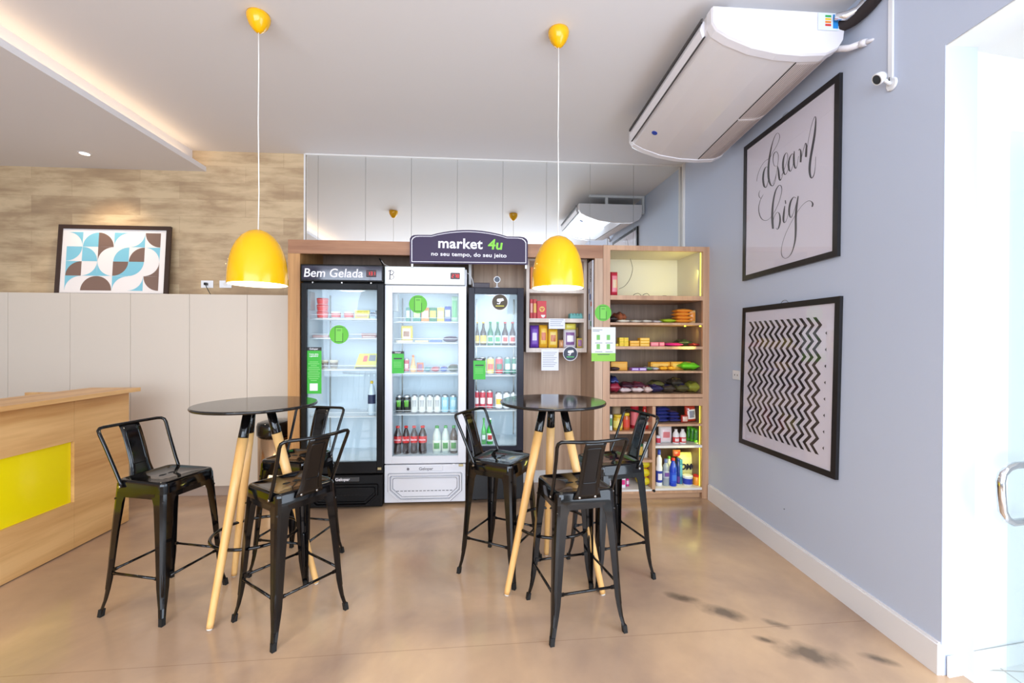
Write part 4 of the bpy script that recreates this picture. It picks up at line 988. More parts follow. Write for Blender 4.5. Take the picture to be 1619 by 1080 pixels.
for s0, s1 in ((.055, .50), (.515, .945)):
    gr = obj('intake_grille', strip(.70, .935, s0, s1, -.001, .003), mat('grille_beige', (216, 206, 204), .5), tac, True)
    g = G()
    for i in range(12):
        u = .712+.018*i
        g.prism([under(u, s0+.01, .0035), under(u, s1-.01, .0035), under(u+.006, s1-.01, .0035), under(u+.006, s0+.01, .0035)], (0, 0, -.0012))
    obj('grille_slot', g, mat('grille_slot', (176, 162, 160), .6), gr, True)
    obj('grille_edge', strip(.692, .699, s0, s1, -.001, .0045, 1), mat('slot_dark', (70, 66, 66)), gr, True)
c = under(.115, .235); n_ = (under(.14, .235)-under(.09, .235)).cross(under(.115, .2)-under(.115, .27)).normalized()
if n_.z > 0: n_ = -n_
M_ = Matrix.Translation(c) @ n_.to_track_quat('Z', 'X').to_matrix().to_4x4()
g = G().lathe([(.021, .0), (.021, .003), (.017, .0045)], (0, 0, 0), 24); bmesh.ops.transform(g.bm, matrix=M_, verts=g.bm.verts)
obj('badge', g, mat('cobalt_badge', (28, 60, 160), .4), tac, True, label='round cobalt blue badge')
# energy label on the near end
def endp(u, v, d=.004): 
    q = ac(u, v, 1.0); q.y -= d; return q
lb = obj('energy_label', G().prism([endp(.79, .55), endp(.95, .55), endp(.95, .96), endp(.79, .96)], (0, .001, 0)), mat('energy_label_white', (226, 236, 246), .4), tac, True)
for k, cc in enumerate(((60, 170, 90), (240, 200, 60), (235, 140, 50), (215, 60, 50))):
    obj('rating_bar', G().prism([endp(.845, .86-.07*k, .005), endp(.89, .86-.07*k, .005), endp(.89, .91-.07*k, .005), endp(.845, .91-.07*k, .005)], (0, .0009, 0)), col(cc), lb, True)
obj('blue_mark', G().prism([endp(.905, .60, .005), endp(.945, .60, .005), endp(.945, .93, .005), endp(.905, .93, .005)], (0, .0009, 0)), col((40, 140, 215)), lb, True)
# hanger rails and the pipes at the wall side
for s in (.05, .92):
    y = AY1+(AY0-AY1)*s
    obj('hanger_rail', G().box(1.30, wx(y)-.004, y-.02, y+.02, HC-.03, HC-.002).box(wx(y)-.034, wx(y)-.006, y-.02, y+.02, ac(1, .55, s).z, HC-.03).box(1.5, 1.53, y-.015, y+.015, ac(.5, .9, s).z, HC-.03), M_whiteg, tac, True)
pipe = [ac(.97, .72, 1.0)+Vector((0, .02, 0)), ac(1.02, .70, 1.03), ac(1.07, .74, 1.10)+Vector((-.02, 0, 0)), ac(1.10, .9, 1.16)+Vector((-.03, 0, .0)), ac(1.11, 1.10, 1.18)+Vector((-.03, 0, 0))]
obj('pipe_insulation', G().tube([tuple(v) for v in catmull([tuple(p) for p in pipe], 4)], .03, 12), mat('black_foam', (40, 30, 30), .8), tac, True)
g = G().tube([ac(.90, .80, 1.02), ac(.96, .76, 1.035), ac(1.01, .80, 1.055), ac(1.04, .86, 1.08)], [.012, .024, .020, .028], 7)
for v in g.bm.verts: v.co += Vector((random.uniform(-.004, .004), random.uniform(-.004, .004), random.uniform(-.004, .004)))
obj('foil_wrap', g, mat('crumpled_foil', (225, 226, 232), .25, .9), tac, True)
g = G().tube([ac(.97, .25, .97), ac(1.02, .12, 1.01), ac(1.05, .06, 1.05)], .016, 12)
g.tube([ac(1.05, .06, 1.05), ac(1.065, .02, 1.07)], [.020, .016], 12).tube([ac(1.065, .02, 1.07), ac(1.09, -.03, 1.10)], [.012, .006], 10)
obj('drain_hose', g, M_acw, tac, True)

# ------------------------------------------------------------------ security camera on the blue wall and its conduit
p = blue_at(1411.5, 133, 0)
t = thing('security_camera', 'small white dome camera on a swivel base high on the blue wall', 'camera', tuple(p))
g = G().tube([p+nrm*.001, p+nrm*.007, p+nrm*.011], [.030, .030, .024], 28)
obj('wall_base', g, M_whiteg, t, True)
hd_ = Vector((-.75, -.18, -.12)).normalized(); hc = p+nrm*.060+Vector((.0, -.0, .030))
obj('arm', G().tube([p+nrm*.010, p+nrm*.03+Vector((0, 0, .012)), hc], [.010, .008, .012], 14), M_whiteg, t, True)
g = G(); a_ = hc-hd_*.016
hdv = Vector((-.72, .12, -.45)).normalized()
g.tube([hc-hdv*.018, hc-hdv*.015, hc-hdv*.004, hc+hdv*.014, hc+hdv*.020], [.008, .020, .026, .028, .026], 24)
obj('camera_head', g, M_whiteg, t, True)
obj('lens', G().tube([hc+hdv*.020, hc+hdv*.0215], [.022, .018], 20), M_mblack, t, True)
pt_ = blue_at(1410.5, 118, 0)
g = G(); y_ = pt_.y; g.prism([blue_pt(y_-.011, p.z+.025, -.001), blue_pt(y_+.011, p.z+.025, -.001), blue_pt(y_+.011, HC, -.001), blue_pt(y_-.011, HC, -.001)], nrm*.010)
single('cable_conduit', g, M_whiteg, 'narrow white cable conduit rising from the wall camera to the ceiling', 'conduit')
cp = blue_pt(y_, 0, -.001)
single('camera_cable', G().tube([Vector((cp.x, cp.y, p.z+.032))+nrm*.013, Vector((cp.x, cp.y-.006, p.z+.02))+nrm*.02, p+nrm*.028+Vector((0, -.012, .01))], .0022, 6), M_mblack, 'short black cable looping from conduit to the wall camera', 'cable')
p = blue_at(1377, 60, 0); 

# ------------------------------------------------------------------ glass entrance leaf with its pull handle
def dp(x, z, d=0): return Vector((x, 1.60+(x-2.0)*.14-d, z))
t = thing('glass_door', 'frameless glass door leaf standing open by the white porch wall', 'door', tuple(dp(2.6, .01)))
obj('glass_pane', G().prism([dp(2.13, .012), dp(2.95, .012), dp(2.95, 2.25), dp(2.13, 2.25)], (0, .01, 0)), M_glass, t, True)
hz0, hz1 = .686, .912
hp = [dp(2.36, hz1, .002)]+[dp(2.20+.02*math.cos(a)-.00, hz1-.045+.045*math.sin(a), .03) for a in ()]
pth = [(2.42, hz1), (2.27, hz1), (2.235, hz1-.008), (2.205, hz1-.03), (2.196, hz1-.06), (2.200, (hz0+hz1)/2), (2.208, hz0+.05), (2.228, hz0+.018), (2.262, hz0), (2.42, hz0)]
obj('pull_handle', G().tube([dp(x-.168, z, .03) for x, z in pth], .014, 16), M_chrome, t, True, label='chrome D-shaped pull handle')

# ------------------------------------------------------------------ waste bin
bx, by = X_(435, 3.88), 3.88
t = thing('waste_bin', 'round steel pedal bin with a black lid between left table and black fridge', 'bin', (bx, by, 0))
obj('body', G().lathe([(.125, .03), (.130, .05), (.130, .60)], (0, 0, 0), 36), mat('bronze_steel', (190, 160, 128), .2, 1), t)
obj('lid', G().lathe([(.138, .585), (.140, .60), (.140, .665), (.132, .69), (.10, .70), (.001, .702)], (0, 0, 0), 36), M_black, t)
obj('base_ring', G().lathe([(.132, 0), (.134, .035), (.130, .045)], (0, 0, 0), 30), M_mblack, t)

# ================================================================== goods
def PX(x0, x1, hpx, Y):
    a, b = X_(x0, Y), X_(x1, Y); return a, b, hpx*Y/FPX
def root_mesh(name, g, m, label, cat, group): return single(name, g, m, label, cat, group)
def bottle(x0, x1, hpx, z, Y, label, name='bottle', cat='bottle', group=None, kind='beer', body=None, cap=None, lab=None, lab2=None, liquid=None, z_=(.12, .46)):
    a, b, h = PX(x0, x1, hpx, Y); r = (b-a)/2; c = ((a+b)/2, Y, z)
    P = {'beer': [(.86, 0), (1, .012), (1, .50), (.93, .56), (.62, .66), (.42, .74), (.38, .80), (.36, .93), (.42, .935), (.42, .955)],
         'soda': [(.84, 0), (1, .02), (1, .10), (.90, .30), (.92, .36), (1, .46), (1, .58), (.95, .68), (.62, .82), (.40, .89), (.38, .93), (.46, .935), (.46, .95)],
         'juice': [(.9, 0), (1, .02), (1, .60), (.92, .68), (.66, .80), (.44, .86), (.42, .93)],
         'water': [(.9, 0), (1, .02), (.94, .10), (1, .16), (.95, .25), (1, .33), (1, .60), (.94, .68), (.6, .85), (.38, .90), (.36, .94)],
         'cleaner': [(.9, 0), (1, .02), (1, .50), (.80, .58), (.84, .68), (.78, .76), (.45, .82), (.42, .88)],
         'sauce': [(.75, 0), (.95, .02), (1, .12), (.86, .40), (.62, .62), (.42, .80), (.36, .90)]}[kind]
    o = single(name, G().lathe([(k*r, v*h) for k, v in P], c, 20), body, label, cat, group)
    ct = P[-1][1]
    kr = P[-1][0]*r*1.12
    if cap: obj('cap', G().lathe([(kr, (ct-.02 if kind != 'beer' else ct-.025)*h), (kr*1.02, ct*h), (kr*.96, h*.995), (kr*.7, h)], c, 16), cap, o, True)
    if lab:
        def rad(v):
            for (k0, v0), (k1, v1) in zip(P[:-1], P[1:]):
                if v0 <= v <= v1: return (k0+(k1-k0)*(v-v0)/max(v1-v0, 1e-6))*r
            return r
        va, vb = z_; n = 5
        vv = sorted({va, vb, *[v for k, v in P if va < v < vb]})
        obj('label', G().lathe([(rad(v)+.0007, v*h) for v in vv], c, 20, cap0=False, cap1=False), lab, o, True)
        if lab2:
            d = (vb-va)*.28; vm = (va+vb)/2
            vv = sorted({vm-d, vm+d, *[v for k, v in P if vm-d < v < vm+d]})
            g = G(); n = 8; rows = []
            for i in range(n+1):
                A = R(-90-38+76*i/n); rows.append([Vector((c[0]+(rad(v)+q)*math.cos(A), c[1]+(rad(v)+q)*math.sin(A), c[2]+v*h)) for v, q in [(w, .0014) for w in vv]+[(w, .0008) for w in reversed(vv)]])
            obj('label_print', g.rings(rows, smooth=False), lab2, o, True)
    return o
def can(x0, x1, hpx, z, Y, label, main, band, group, mark=None, name='drink_can'):
    a, b, h = PX(x0, x1, hpx, Y); r = (b-a)/2; c = ((a+b)/2, Y, z)
    o = single(name, G().lathe([(r*.78, 0), (r*.84, .004), (r, .014), (r, h-.016), (r*.80, h-.005), (r*.82, h), (r*.74, h-.002), (.001, h-.004)], c, 22), mat('can_aluminium', (200, 202, 206), .25, .9), label, 'can', group)
    obj('printed_sleeve', G().lathe([(r*.97, .012), (r+.0006, .016), (r+.0006, h-.018), (r*.93, h-.012)], c, 22, cap0=False, cap1=False), main, o, True)
    if band:
        g = G(); rows = []; n = 8
        for i in range(n+1):
            A = R(-90-45+90*i/n); rows.append([Vector((c[0]+(r+q)*math.cos(A), c[1]+(r+q)*math.sin(A), c[2]+v*h)) for v, q in ((.30, .0012), (.62, .0012), (.62, .0007), (.30, .0007))])
        obj('label_print', g.rings(rows, smooth=False), band, o, True)
    if mark:
        g = G()
        for dx in (-.5, 0, .5):
            g.prism([(c[0]+r*(dx*.8-.1), Y-r-.0012, z+h*.74), (c[0]+r*(dx*.8+.12), Y-r-.0012, z+h*.74), (c[0]+r*(dx*.72+.10), Y-r-.0012, z+h*(.40 if dx else .36)), (c[0]+r*(dx*.72-.02), Y-r-.0012, z+h*(.36 if dx else .40))], (0, .002, 0))
        obj('mark', g, mark, o, True)
    return o
def carton(x0, x1, hpx, z, Y, label, c1, c2=None, dep=.06, name='carton', cat='carton', group=None, rz=0., c3=None, txt=None, tm=None, spout=None, bev=.002):
    a, b, h = PX(x0, x1, hpx, Y)
    g = G().box(-(b-a)/2, (b-a)/2, 0, dep, 0, h, min(bev, h*.2))
    M_ = Matrix.Translation(((a+b)/2, Y, z)) @ Matrix.Rotation(rz, 4, 'Z')
    def put(gg, nm, m, par, ):
        bmesh.ops.transform(gg.bm, matrix=M_, verts=gg.bm.verts)
        return single(nm, gg, m, label, cat, group) if par is None else obj(nm, gg, m, par, True)
    o = put(g, name, col(c1), None); w = (b-a)/2
    if c2: put(G().box(-w*.82, w*.82, -.0007, .0001, h*.30, h*.78), 'label_panel', col(c2), o)
    if c3: put(G().box(-w*.6, w*.6, -.0012, -.0007, h*.42, h*.64), 'label_print', col(c3), o)
    if spout: put(G().lathe([(w*.3, h), (w*.3, h+.010), (w*.27, h+.012)], (0, dep*.5, 0), 12), 'cap', col(spout), o)
    return o
def bag(x0, x1, hpx, z, Y, label, c1, c2=None, dep=.05, name='bag', cat='bag', group=None, stand=True, wob=.06, rz=0., c3=None, length=.16, lean=0., foil=False):
    """standing bag (stand) or a flat one lying on the shelf"""
    a, b, h = PX(x0, x1, hpx, Y)
    m = mat('foil_%d_%d_%d' % c1, c1, .28 if foil else .38, .15 if foil else 0, .3)
    if stand:
        g = G().pillow(((a+b)/2, Y+dep/2, z+h/2), b-a, h, dep, 12, 0, .06, wob, 'Y')
        if lean: bmesh.ops.transform(g.bm, matrix=Matrix.Translation(((a+b)/2, Y+dep/2, z)) @ Matrix.Rotation(lean, 4, 'Y') @ Matrix.Translation((-(a+b)/2, -Y-dep/2, -z)), verts=g.bm.verts)
    else:
        g = G().pillow(((a+b)/2, Y+length/2, z+h/2), b-a, length, h, 12, 0, .06, wob, 'Z', rz)
    zmin = min(v.co.z for v in g.bm.verts)
    for v in g.bm.verts: v.co.z += z-zmin+.0005
    # label area: faces of the front take their own colour
    ms = [m]
    cx_, w = (a+b)/2, (b-a)/2
    for k, c in enumerate([q for q in (c2, c3) if q]):
        ms.append(mat('foil_%d_%d_%d' % c, c, .35, 0, .2)); lim = (.62, .40)[k]
        for f in g.bm.faces:
            q = f.calc_center_median(); n = f.normal
            if stand: ok = q.y < Y+dep/2 and abs(q.x-cx_) < w*lim*1.2 and abs(q.z-z-h*.5) < h*.5*lim
            else: ok = q.z > z+h*.5 and abs(q.x-cx_) < w*lim*1.2 and abs(q.y-Y-length/2) < length*.5*lim*1.1
            if ok: f.material_index = k+1
    return single(name, g, ms, label, cat, group)
def tub(x0, x1, hpx, z, Y, label, body, lid, name='tub', cat='tub', group=None, taper=.84, band=None, lidh=.18):
    a, b, h = PX(x0, x1, hpx, Y); r = (b-a)/2; c = ((a+b)/2, Y, z)
    o = single(name, G().lathe([(r*taper, 0), (r*.97, h*(1-lidh))], c, 24), body, label, cat, group)
    if band: obj('label', G().lathe([(r*(taper+.02)+.001, h*.15), (r*.96+.001, h*.72)], c, 24, cap0=False, cap1=False), band, o, True)
    if lid: obj('lid', G().lathe([(r, h*(1-lidh)), (r, h*.97), (r*.93, h)], c, 24), lid, o, True)
    return o
def jar(x0, x1, hpx, z, Y, label, body, lid, lab, group=None, name='jar'):
    a, b, h = PX(x0, x1, hpx, Y); r = (b-a)/2; c = ((a+b)/2, Y, z)
    o = single(name, G().lathe([(r*.9, 0), (r, h*.06), (r, h*.72), (r*.82, h*.82), (r*.8, h*.86)], c, 22), body, label, 'jar', group)
    if lid: obj('lid', G().lathe([(r*.88, h*.84), (r*.9, h*.97), (r*.84, h)], c, 22), lid, o, True)
    if lab: obj('label', G().lathe([(r+.0008, h*.16), (r+.0008, h*.62)], c, 22, cap0=False, cap1=False), lab, o, True)
    return o
C = col
# ---------------- black fridge
s0, s1, s2, s3 = F1; Yg = 3.84
for k in range(3): tub(501, 519, 10.2, s0+k*10.25*Yg/FPX, Yg, ('red lidded dessert tub at the bottom of the stack', 'red lidded dessert tub in the middle of the stack', 'red lidded dessert tub on top of the stack')[k]+' in the black fridge', mat('pink_tub', (226, 150, 146), .3), C((206, 50, 52)), group='red tubs in the black fridge', band=C((214, 78, 76)))
tub(523.5, 539, 10.5, s0, Yg, 'clear dessert tub with red filling beside the red stack in black fridge', M_clear, C((228, 232, 234)), group='clear tubs in the black fridge', band=C((208, 74, 74)))
tub(543.7, 559.6, 10.5, s0, Yg, 'clear dessert tub with red filling beside the yellow trays in black fridge', M_clear, C((228, 232, 234)), group='clear tubs in the black fridge', band=C((208, 74, 74)))
carton(561, 583, 7, s0, Yg, 'lower yellow food tray on the top shelf of the black fridge', (222, 206, 70), (196, 160, 110), .10, 'food_tray', 'tray', 'yellow trays in the black fridge')
carton(560.5, 584, 6, s0+7.1*Yg/FPX, Yg, 'upper yellow food tray on the top shelf of the black fridge', (232, 218, 120), (200, 186, 60), .10, 'food_tray', 'tray', 'yellow trays in the black fridge')
carton(584.5, 593.5, 13, s0, Yg, 'pale blue food box at the right end of black fridge top shelf', (170, 196, 220), (72, 96, 130), .10, 'food_box', 'box')
carton(494, 519, 4, s1, Yg, 'flat brown meat pack on the second shelf of black fridge', (196, 160, 156), None, .12, 'meat_pack', 'pack')
carton(572, 594, 3.5, s1, Yg, 'lower flat red meat tray at right on second shelf of black fridge', (176, 112, 104), (206, 186, 176), .12, 'meat_tray', 'tray', 'red meat trays')
carton(571, 594, 3.5, s1+3.6*Yg/FPX, Yg+.002, 'upper flat red meat tray at right on second shelf of black fridge', (168, 92, 88), (120, 70, 66), .12, 'meat_tray', 'tray', 'red meat trays')
for a, b, w in ((508.6, 519.4, 'left'), (521.3, 534.7, 'right')): tub(a, b, 13.5, s2, Yg, w+' small brown and cream yogurt cup in the black fridge', C((196, 184, 158)), C((214, 202, 176)), 'yogurt_cup', 'cup', 'cream yogurt cups', .74, C((104, 92, 80)), .14)
g = G(); Y = Yg
A_, B_, Cc, D2 = [at(x, y, Y) for x, y in ((560, 583.5), (594, 583.5), (594, 562), (566, 562))]
zt_ = s2
g.prism([(A_.x, Y, zt_+.003), (B_.x, Y, zt_+.003), (B_.x, Y+.05, zt_+.13), (A_.x+.03, Y+.05, zt_+.13)], (0, .018, .0))
o = single('salad_tray', g, C((214, 206, 70)), 'yellow tray of sliced food leaning on third shelf of the black fridge', 'tray')
obj('base', G().box(A_.x+.01, B_.x, Y-.006, Y+.06, zt_+.0005, zt_+.016, .003), C((60, 54, 50)), o, True)
g = G()
for k, (u0_, u1_, v0_, v1_) in enumerate(((.30, .52, .45, .85), (.60, .95, .5, .9))):
    P_ = lambda u, v: (A_.x+.03*v+(B_.x-A_.x-.03*v)*u, Y+.05*v-.0015, zt_+.003+.127*v)
    g.prism([P_(u0_, v0_), P_(u1_, v0_), P_(u1_, v1_), P_(u0_, v1_)], (0, .001, 0), k)
obj('label', g, [C((220, 90, 80)), C((120, 120, 130))], o, True)
bottle(582, 594, 53, s3, Yg, 'clear water bottle with a navy label at right of the black fridge', 'water_bottle', 'bottle', None, 'water', mat('clear_water', (206, 218, 228), .1, coat=.5), C((224, 190, 70)), C((40, 46, 78)), None, z_=(.34, .60))
# ---------------- white fridge
s0, s1, s2, s3 = F2; Yg = 3.865
for i, (a, b, c1, c2, w) in enumerate(((641.5, 648, (40, 130, 110), (214, 220, 200), 'first dark green'), (652.5, 665, (36, 132, 112), (206, 214, 150), 'second dark green'), (666, 678, (232, 140, 50), (240, 200, 180), 'orange'),
        (678.5, 690, (40, 120, 70), (226, 200, 60), 'green and yellow'), (691, 702, (232, 206, 70), (246, 232, 150), 'yellow'), (703, 712.5, (40, 60, 150), (200, 208, 230), 'dark blue'))):
    carton(a, b, 22 if i != 5 else 24, s0, Yg, w+' juice carton on the top shelf of the white fridge', c1, c2, .05, 'juice_carton', 'carton', 'juice cartons on the white fridge top shelf', spout=(230, 230, 225))
bag(713.5, 724, 40, s0, Yg, 'tall pale green spouted bag at the right of white fridge top shelf', (196, 232, 196), (120, 200, 130), .04, 'spouted_bag', 'bag')
bag(633, 652, 25.5, s1, Yg, 'yellow cheese bread bag standing on second shelf of the white fridge', (236, 208, 50), (246, 236, 190), .05, 'snack_bag', 'bag', c3=(150, 90, 30))
for a, b, h, c1, c2, w in ((626, 652.5, 3, (206, 184, 160), None, 'flat beige pack'), (656, 677, 3, (226, 208, 150), None, 'flat straw-coloured pack'), (678.5, 698, 3.4, (96, 116, 180), None, 'flat blue pack')):
    carton(a, b, h, s1, Yg-.005 if a > 650 else Yg-.035, w+' on the second shelf of the white fridge', c1, c2, .045 if a > 650 else .02, 'flat_pack', 'pack')
bag(699, 724, 9, s1, Yg, 'dark purple snack pack at right on second shelf of the white fridge', (78, 44, 82), (150, 90, 110), .12, 'snack_pack', 'pack', None, False)
can(638.8, 647, 22, s2, Yg, 'slim red drink can on the third shelf of the white fridge', C((196, 36, 50)), C((230, 200, 200)), None)
bottle(648.5, 658, 27, s2, Yg, 'small orange sauce bottle on third shelf of the white fridge', 'sauce_bottle', 'bottle', None, 'sauce', C((222, 170, 110)), C((214, 120, 40)), C((240, 210, 120)), None, z_=(.15, .4))
bag(658.5, 669.5, 15, s2, Yg, 'orange and purple snack pack beside the small orange sauce bottle', (214, 120, 60), (130, 60, 110), .03, 'snack_pack', 'pack')
for a, b, h, c1, c2, w in ((670, 680, 8, (70, 140, 150), (200, 220, 220), 'teal'), (681, 694, 8, (196, 50, 60), (240, 180, 180), 'red'), (695, 706.5, 8, (60, 100, 190), (150, 70, 140), 'blue'), (707.5, 725, 11, (74, 86, 56), (150, 100, 60), 'olive brown')):
    bag(a, b, h, s2, Yg, w+' candy pack lying on the third shelf of the white fridge', c1, c2, .12, 'candy_pack', 'pack', 'candy packs in the white fridge', False)
cans = [(626, 637, 0), (637.8, 649.6, 0), (650.3, 661.2, 1), (662.3, 673.3, 1), (674.5, 685.4, 1), (686.3, 697.2, 1), (698.2, 709.7, 2), (711.2, 723, 2)]
M_mk = C((120, 220, 40)); M_mk2 = C((150, 150, 156))
nm_ = ['first black energy drink can from the left, green claw mark', 'second black energy drink can from the left, green claw mark', 'white drink can right beside the black cans', 'second white drink can from the black ones',
       'third white drink can from the black ones', 'white drink can right beside the light blue cans', 'light blue drink can right beside the white cans', 'light blue drink can at the right end of the can row']
for (a, b, k), w in zip(cans, nm_):
    can(a, b, 28.5, s3, Yg, w, (C((24, 26, 24), .3), C((226, 226, 222), .3), C((158, 204, 222), .3))[k], None, 'tall cans on the fourth shelf of the white fridge', (M_mk, M_mk2, C((226, 240, 246)))[k])
zb2 = z2(719.5)-.008; Yc = 3.875
for i, (a, b) in enumerate(((623, 635.6), (636.6, 648.4), (649.2, 661), (662, 675.4))):
    o = bottle(a, b, 43, zb2, Yc, ('cola bottle with red label, leftmost on the white fridge floor', 'second cola bottle from the left on the white fridge floor', 'third cola bottle from the left on the white fridge floor', 'cola bottle with red label nearest the green-capped bottles')[i], 'cola_bottle', 'bottle', 'cola bottles in the white fridge', 'soda',
           mat('cola_dark', (48, 20, 16), .08, coat=.6), C((214, 40, 36)), C((206, 36, 38)), None, z_=(.40, .64))
    text('lettering', 'Coca-Cola', .017, face_cam(X_((a+b)/2, Yc), Yc-(X_(b, Yc)-X_(a, Yc))/2-.0012, zb2+.125), M_ltr, o, .0004, world=True, shear=.3, sx=.75)
for i, (a, b, c1, c2) in enumerate(((684.5, 698, (206, 214, 206), (228, 232, 214)), (699, 711, (206, 214, 206), (228, 232, 214)), (711.8, 724, (92, 74, 62), (214, 208, 200)))):
    bottle(a, b, 43, zb2, Yc, ('clear drink bottle with green cap beside the cola bottles', 'clear drink bottle with green cap between clear and brown ones', 'brown drink bottle with green cap at right of the white fridge floor')[i], 'drink_bottle', 'bottle', 'green-capped bottles', 'juice',
           mat('drink_%d' % c1[0], c1, .1, coat=.5), C((76, 160, 84)), C(c2), C((80, 150, 70)), z_=(.10, .48))
# ---------------- slim fridge
s0, s1, s2 = F3; Yg = 3.875; zb3 = z3(705.5)-.008
bb = [((751.2, 757.5), (58, 40, 20), (226, 190, 60), (230, 190, 70)), ((759, 769), (58, 40, 20), (232, 200, 80), (230, 190, 70)), ((770.3, 780), (26, 110, 70), (196, 216, 196), (40, 140, 90)),
      ((782, 791.5), (20, 92, 60), (206, 222, 206), (60, 150, 90)), ((793.5, 803.4), (60, 30, 22), (232, 216, 214), (200, 60, 50)), ((805.3, 815.3), (60, 30, 22), (232, 216, 214), (200, 60, 50))]
wl = ['brown beer bottle with yellow label at the left edge', 'brown beer bottle with yellow label beside the green ones', 'green beer bottle with pale label next to the yellow-labelled ones', 'darker green beer bottle next to the white-labelled ones',
      'brown beer bottle with white label beside the green ones', 'brown beer bottle with white label at the right edge']
for (xx, c1, c2, c3), w in zip(bb, wl):
    bottle(xx[0], xx[1], 37.5, s0, Yg, w+', slim fridge top shelf', 'beer_bottle', 'bottle', 'beer bottles on the slim fridge top shelf', 'beer', mat('beerglass_%d_%d' % (c1[0], c1[1]), c1, .08, coat=.6), C(c3), C(c2), C(c3), z_=(.10, .42))
for (a, b, c1, c2), w in zip([(757, 768.5, (214, 222, 90), None), (770, 781, (232, 206, 90), (214, 70, 50)), (783.5, 795, (206, 60, 70), (40, 110, 80)), (797.5, 807.5, (60, 140, 120), (226, 232, 226)), (809, 817, (50, 132, 104), (226, 232, 226))],
                             ['yellow-green beer can half hidden by the green flyer', 'yellow and red beer can', 'red and green beer can', 'green and white beer can beside the red one', 'green and white beer can at the right edge']):
    can(a, b, 28, s1, Yg, w+' on second shelf of slim fridge', C(c1, .3), C(c2, .3) if c2 else None, 'cans on the second shelf of the slim fridge', name='beer_can')
for i, (a, b) in enumerate(((750.8, 757.8), (758.5, 768), (769.5, 779.5), (783.2, 794.2), (795.6, 806.8), (807.6, 816.7))):
    red = i < 3
    can(a, b, 30 if red else 27, s2, Yg, ('leftmost red beer can', 'middle red beer can', 'red beer can beside the white ones', 'white beer can beside the red ones', 'middle white beer can with yellow print', 'white beer can at the right edge')[i]+' on third shelf of slim fridge',
        C((198, 60, 76) if red else (228, 230, 232), .3), C((232, 220, 220) if red else (226, 186, 70), .3), 'cans on the third shelf of the slim fridge', name='beer_can')
for i, (a, b) in enumerate(((761.4, 769.2), (769.8, 780.2))):
    bottle(a, b, 41, zb3, Yg, ('green beer bottle with green label on the slim fridge floor', 'green beer bottle with red oval label and white neck on slim fridge floor')[i], 'beer_bottle', 'bottle', None, 'beer', mat('bright_green_glass', (40, 170, 50), .08, coat=.6), (C((60, 150, 60)), C((236, 236, 236)))[i], (C((60, 150, 80)), C((236, 236, 230)))[i], (C((230, 236, 230)), C((200, 60, 60)))[i], z_=(.12, .42))
# ---------------- stickers and flyers on the fridge doors
def disc(name, px, py, Y, rpx, m, label, cat, group=None, ring=None, th=.0012):
    c = at(px, py, Y); r = rpx*Y/FPX
    g = G(); g.prism([(c.x+r*math.cos(2*PI*i/40), Y, c.z+r*math.sin(2*PI*i/40)) for i in range(40)], (0, -th, 0))
    return single(name, g, m, label, cat, group), c, r
def phone_sticker(px, py, Y, rpx, label, group='round green stickers with a phone'):
    o, c, r = disc('round_sticker', px, py, Y, rpx, C((96, 190, 40)), label, 'sticker', group)
    g = G(); w, h, l = r*.42, r*.80, r*.05; y = Y-.0012
    for a, b, cc, d in ((-w, -w+l, -h, h), (w-l, w, -h, h*.2), (-w, w, h-l, h), (-w, w, -h, -h+l)): g.box(c.x+a, c.x+b, y-.0006, y, c.z+cc, c.z+d)
    obj('phone_outline', g, C((30, 60, 24)), o, True)
    obj('phone_screen', G().box(c.x-w*.8, c.x+w*.8, y-.0004, y, c.z-h*.9, c.z+h*.9), C((120, 206, 70)), o, True)
    g = G()
    for k in range(2): g.box(c.x-w*.5, c.x+w*.5, y-.0007, y-.0003, c.z+h*(.62-k*.14), c.z+h*(.68-k*.14))
    obj('text_line', g, C((60, 120, 40)), o, True)
phone_sticker(536, 529, Y1+.0165, 14.4, 'round green sticker with phone outline on the black fridge glass')
phone_sticker(661, 481, Y2+.0165, 14, 'round green sticker with phone outline on the white fridge glass')
phone_sticker(953.5, 494.5, YF-.001, 13.4, 'round green sticker with phone outline on the wooden upright')
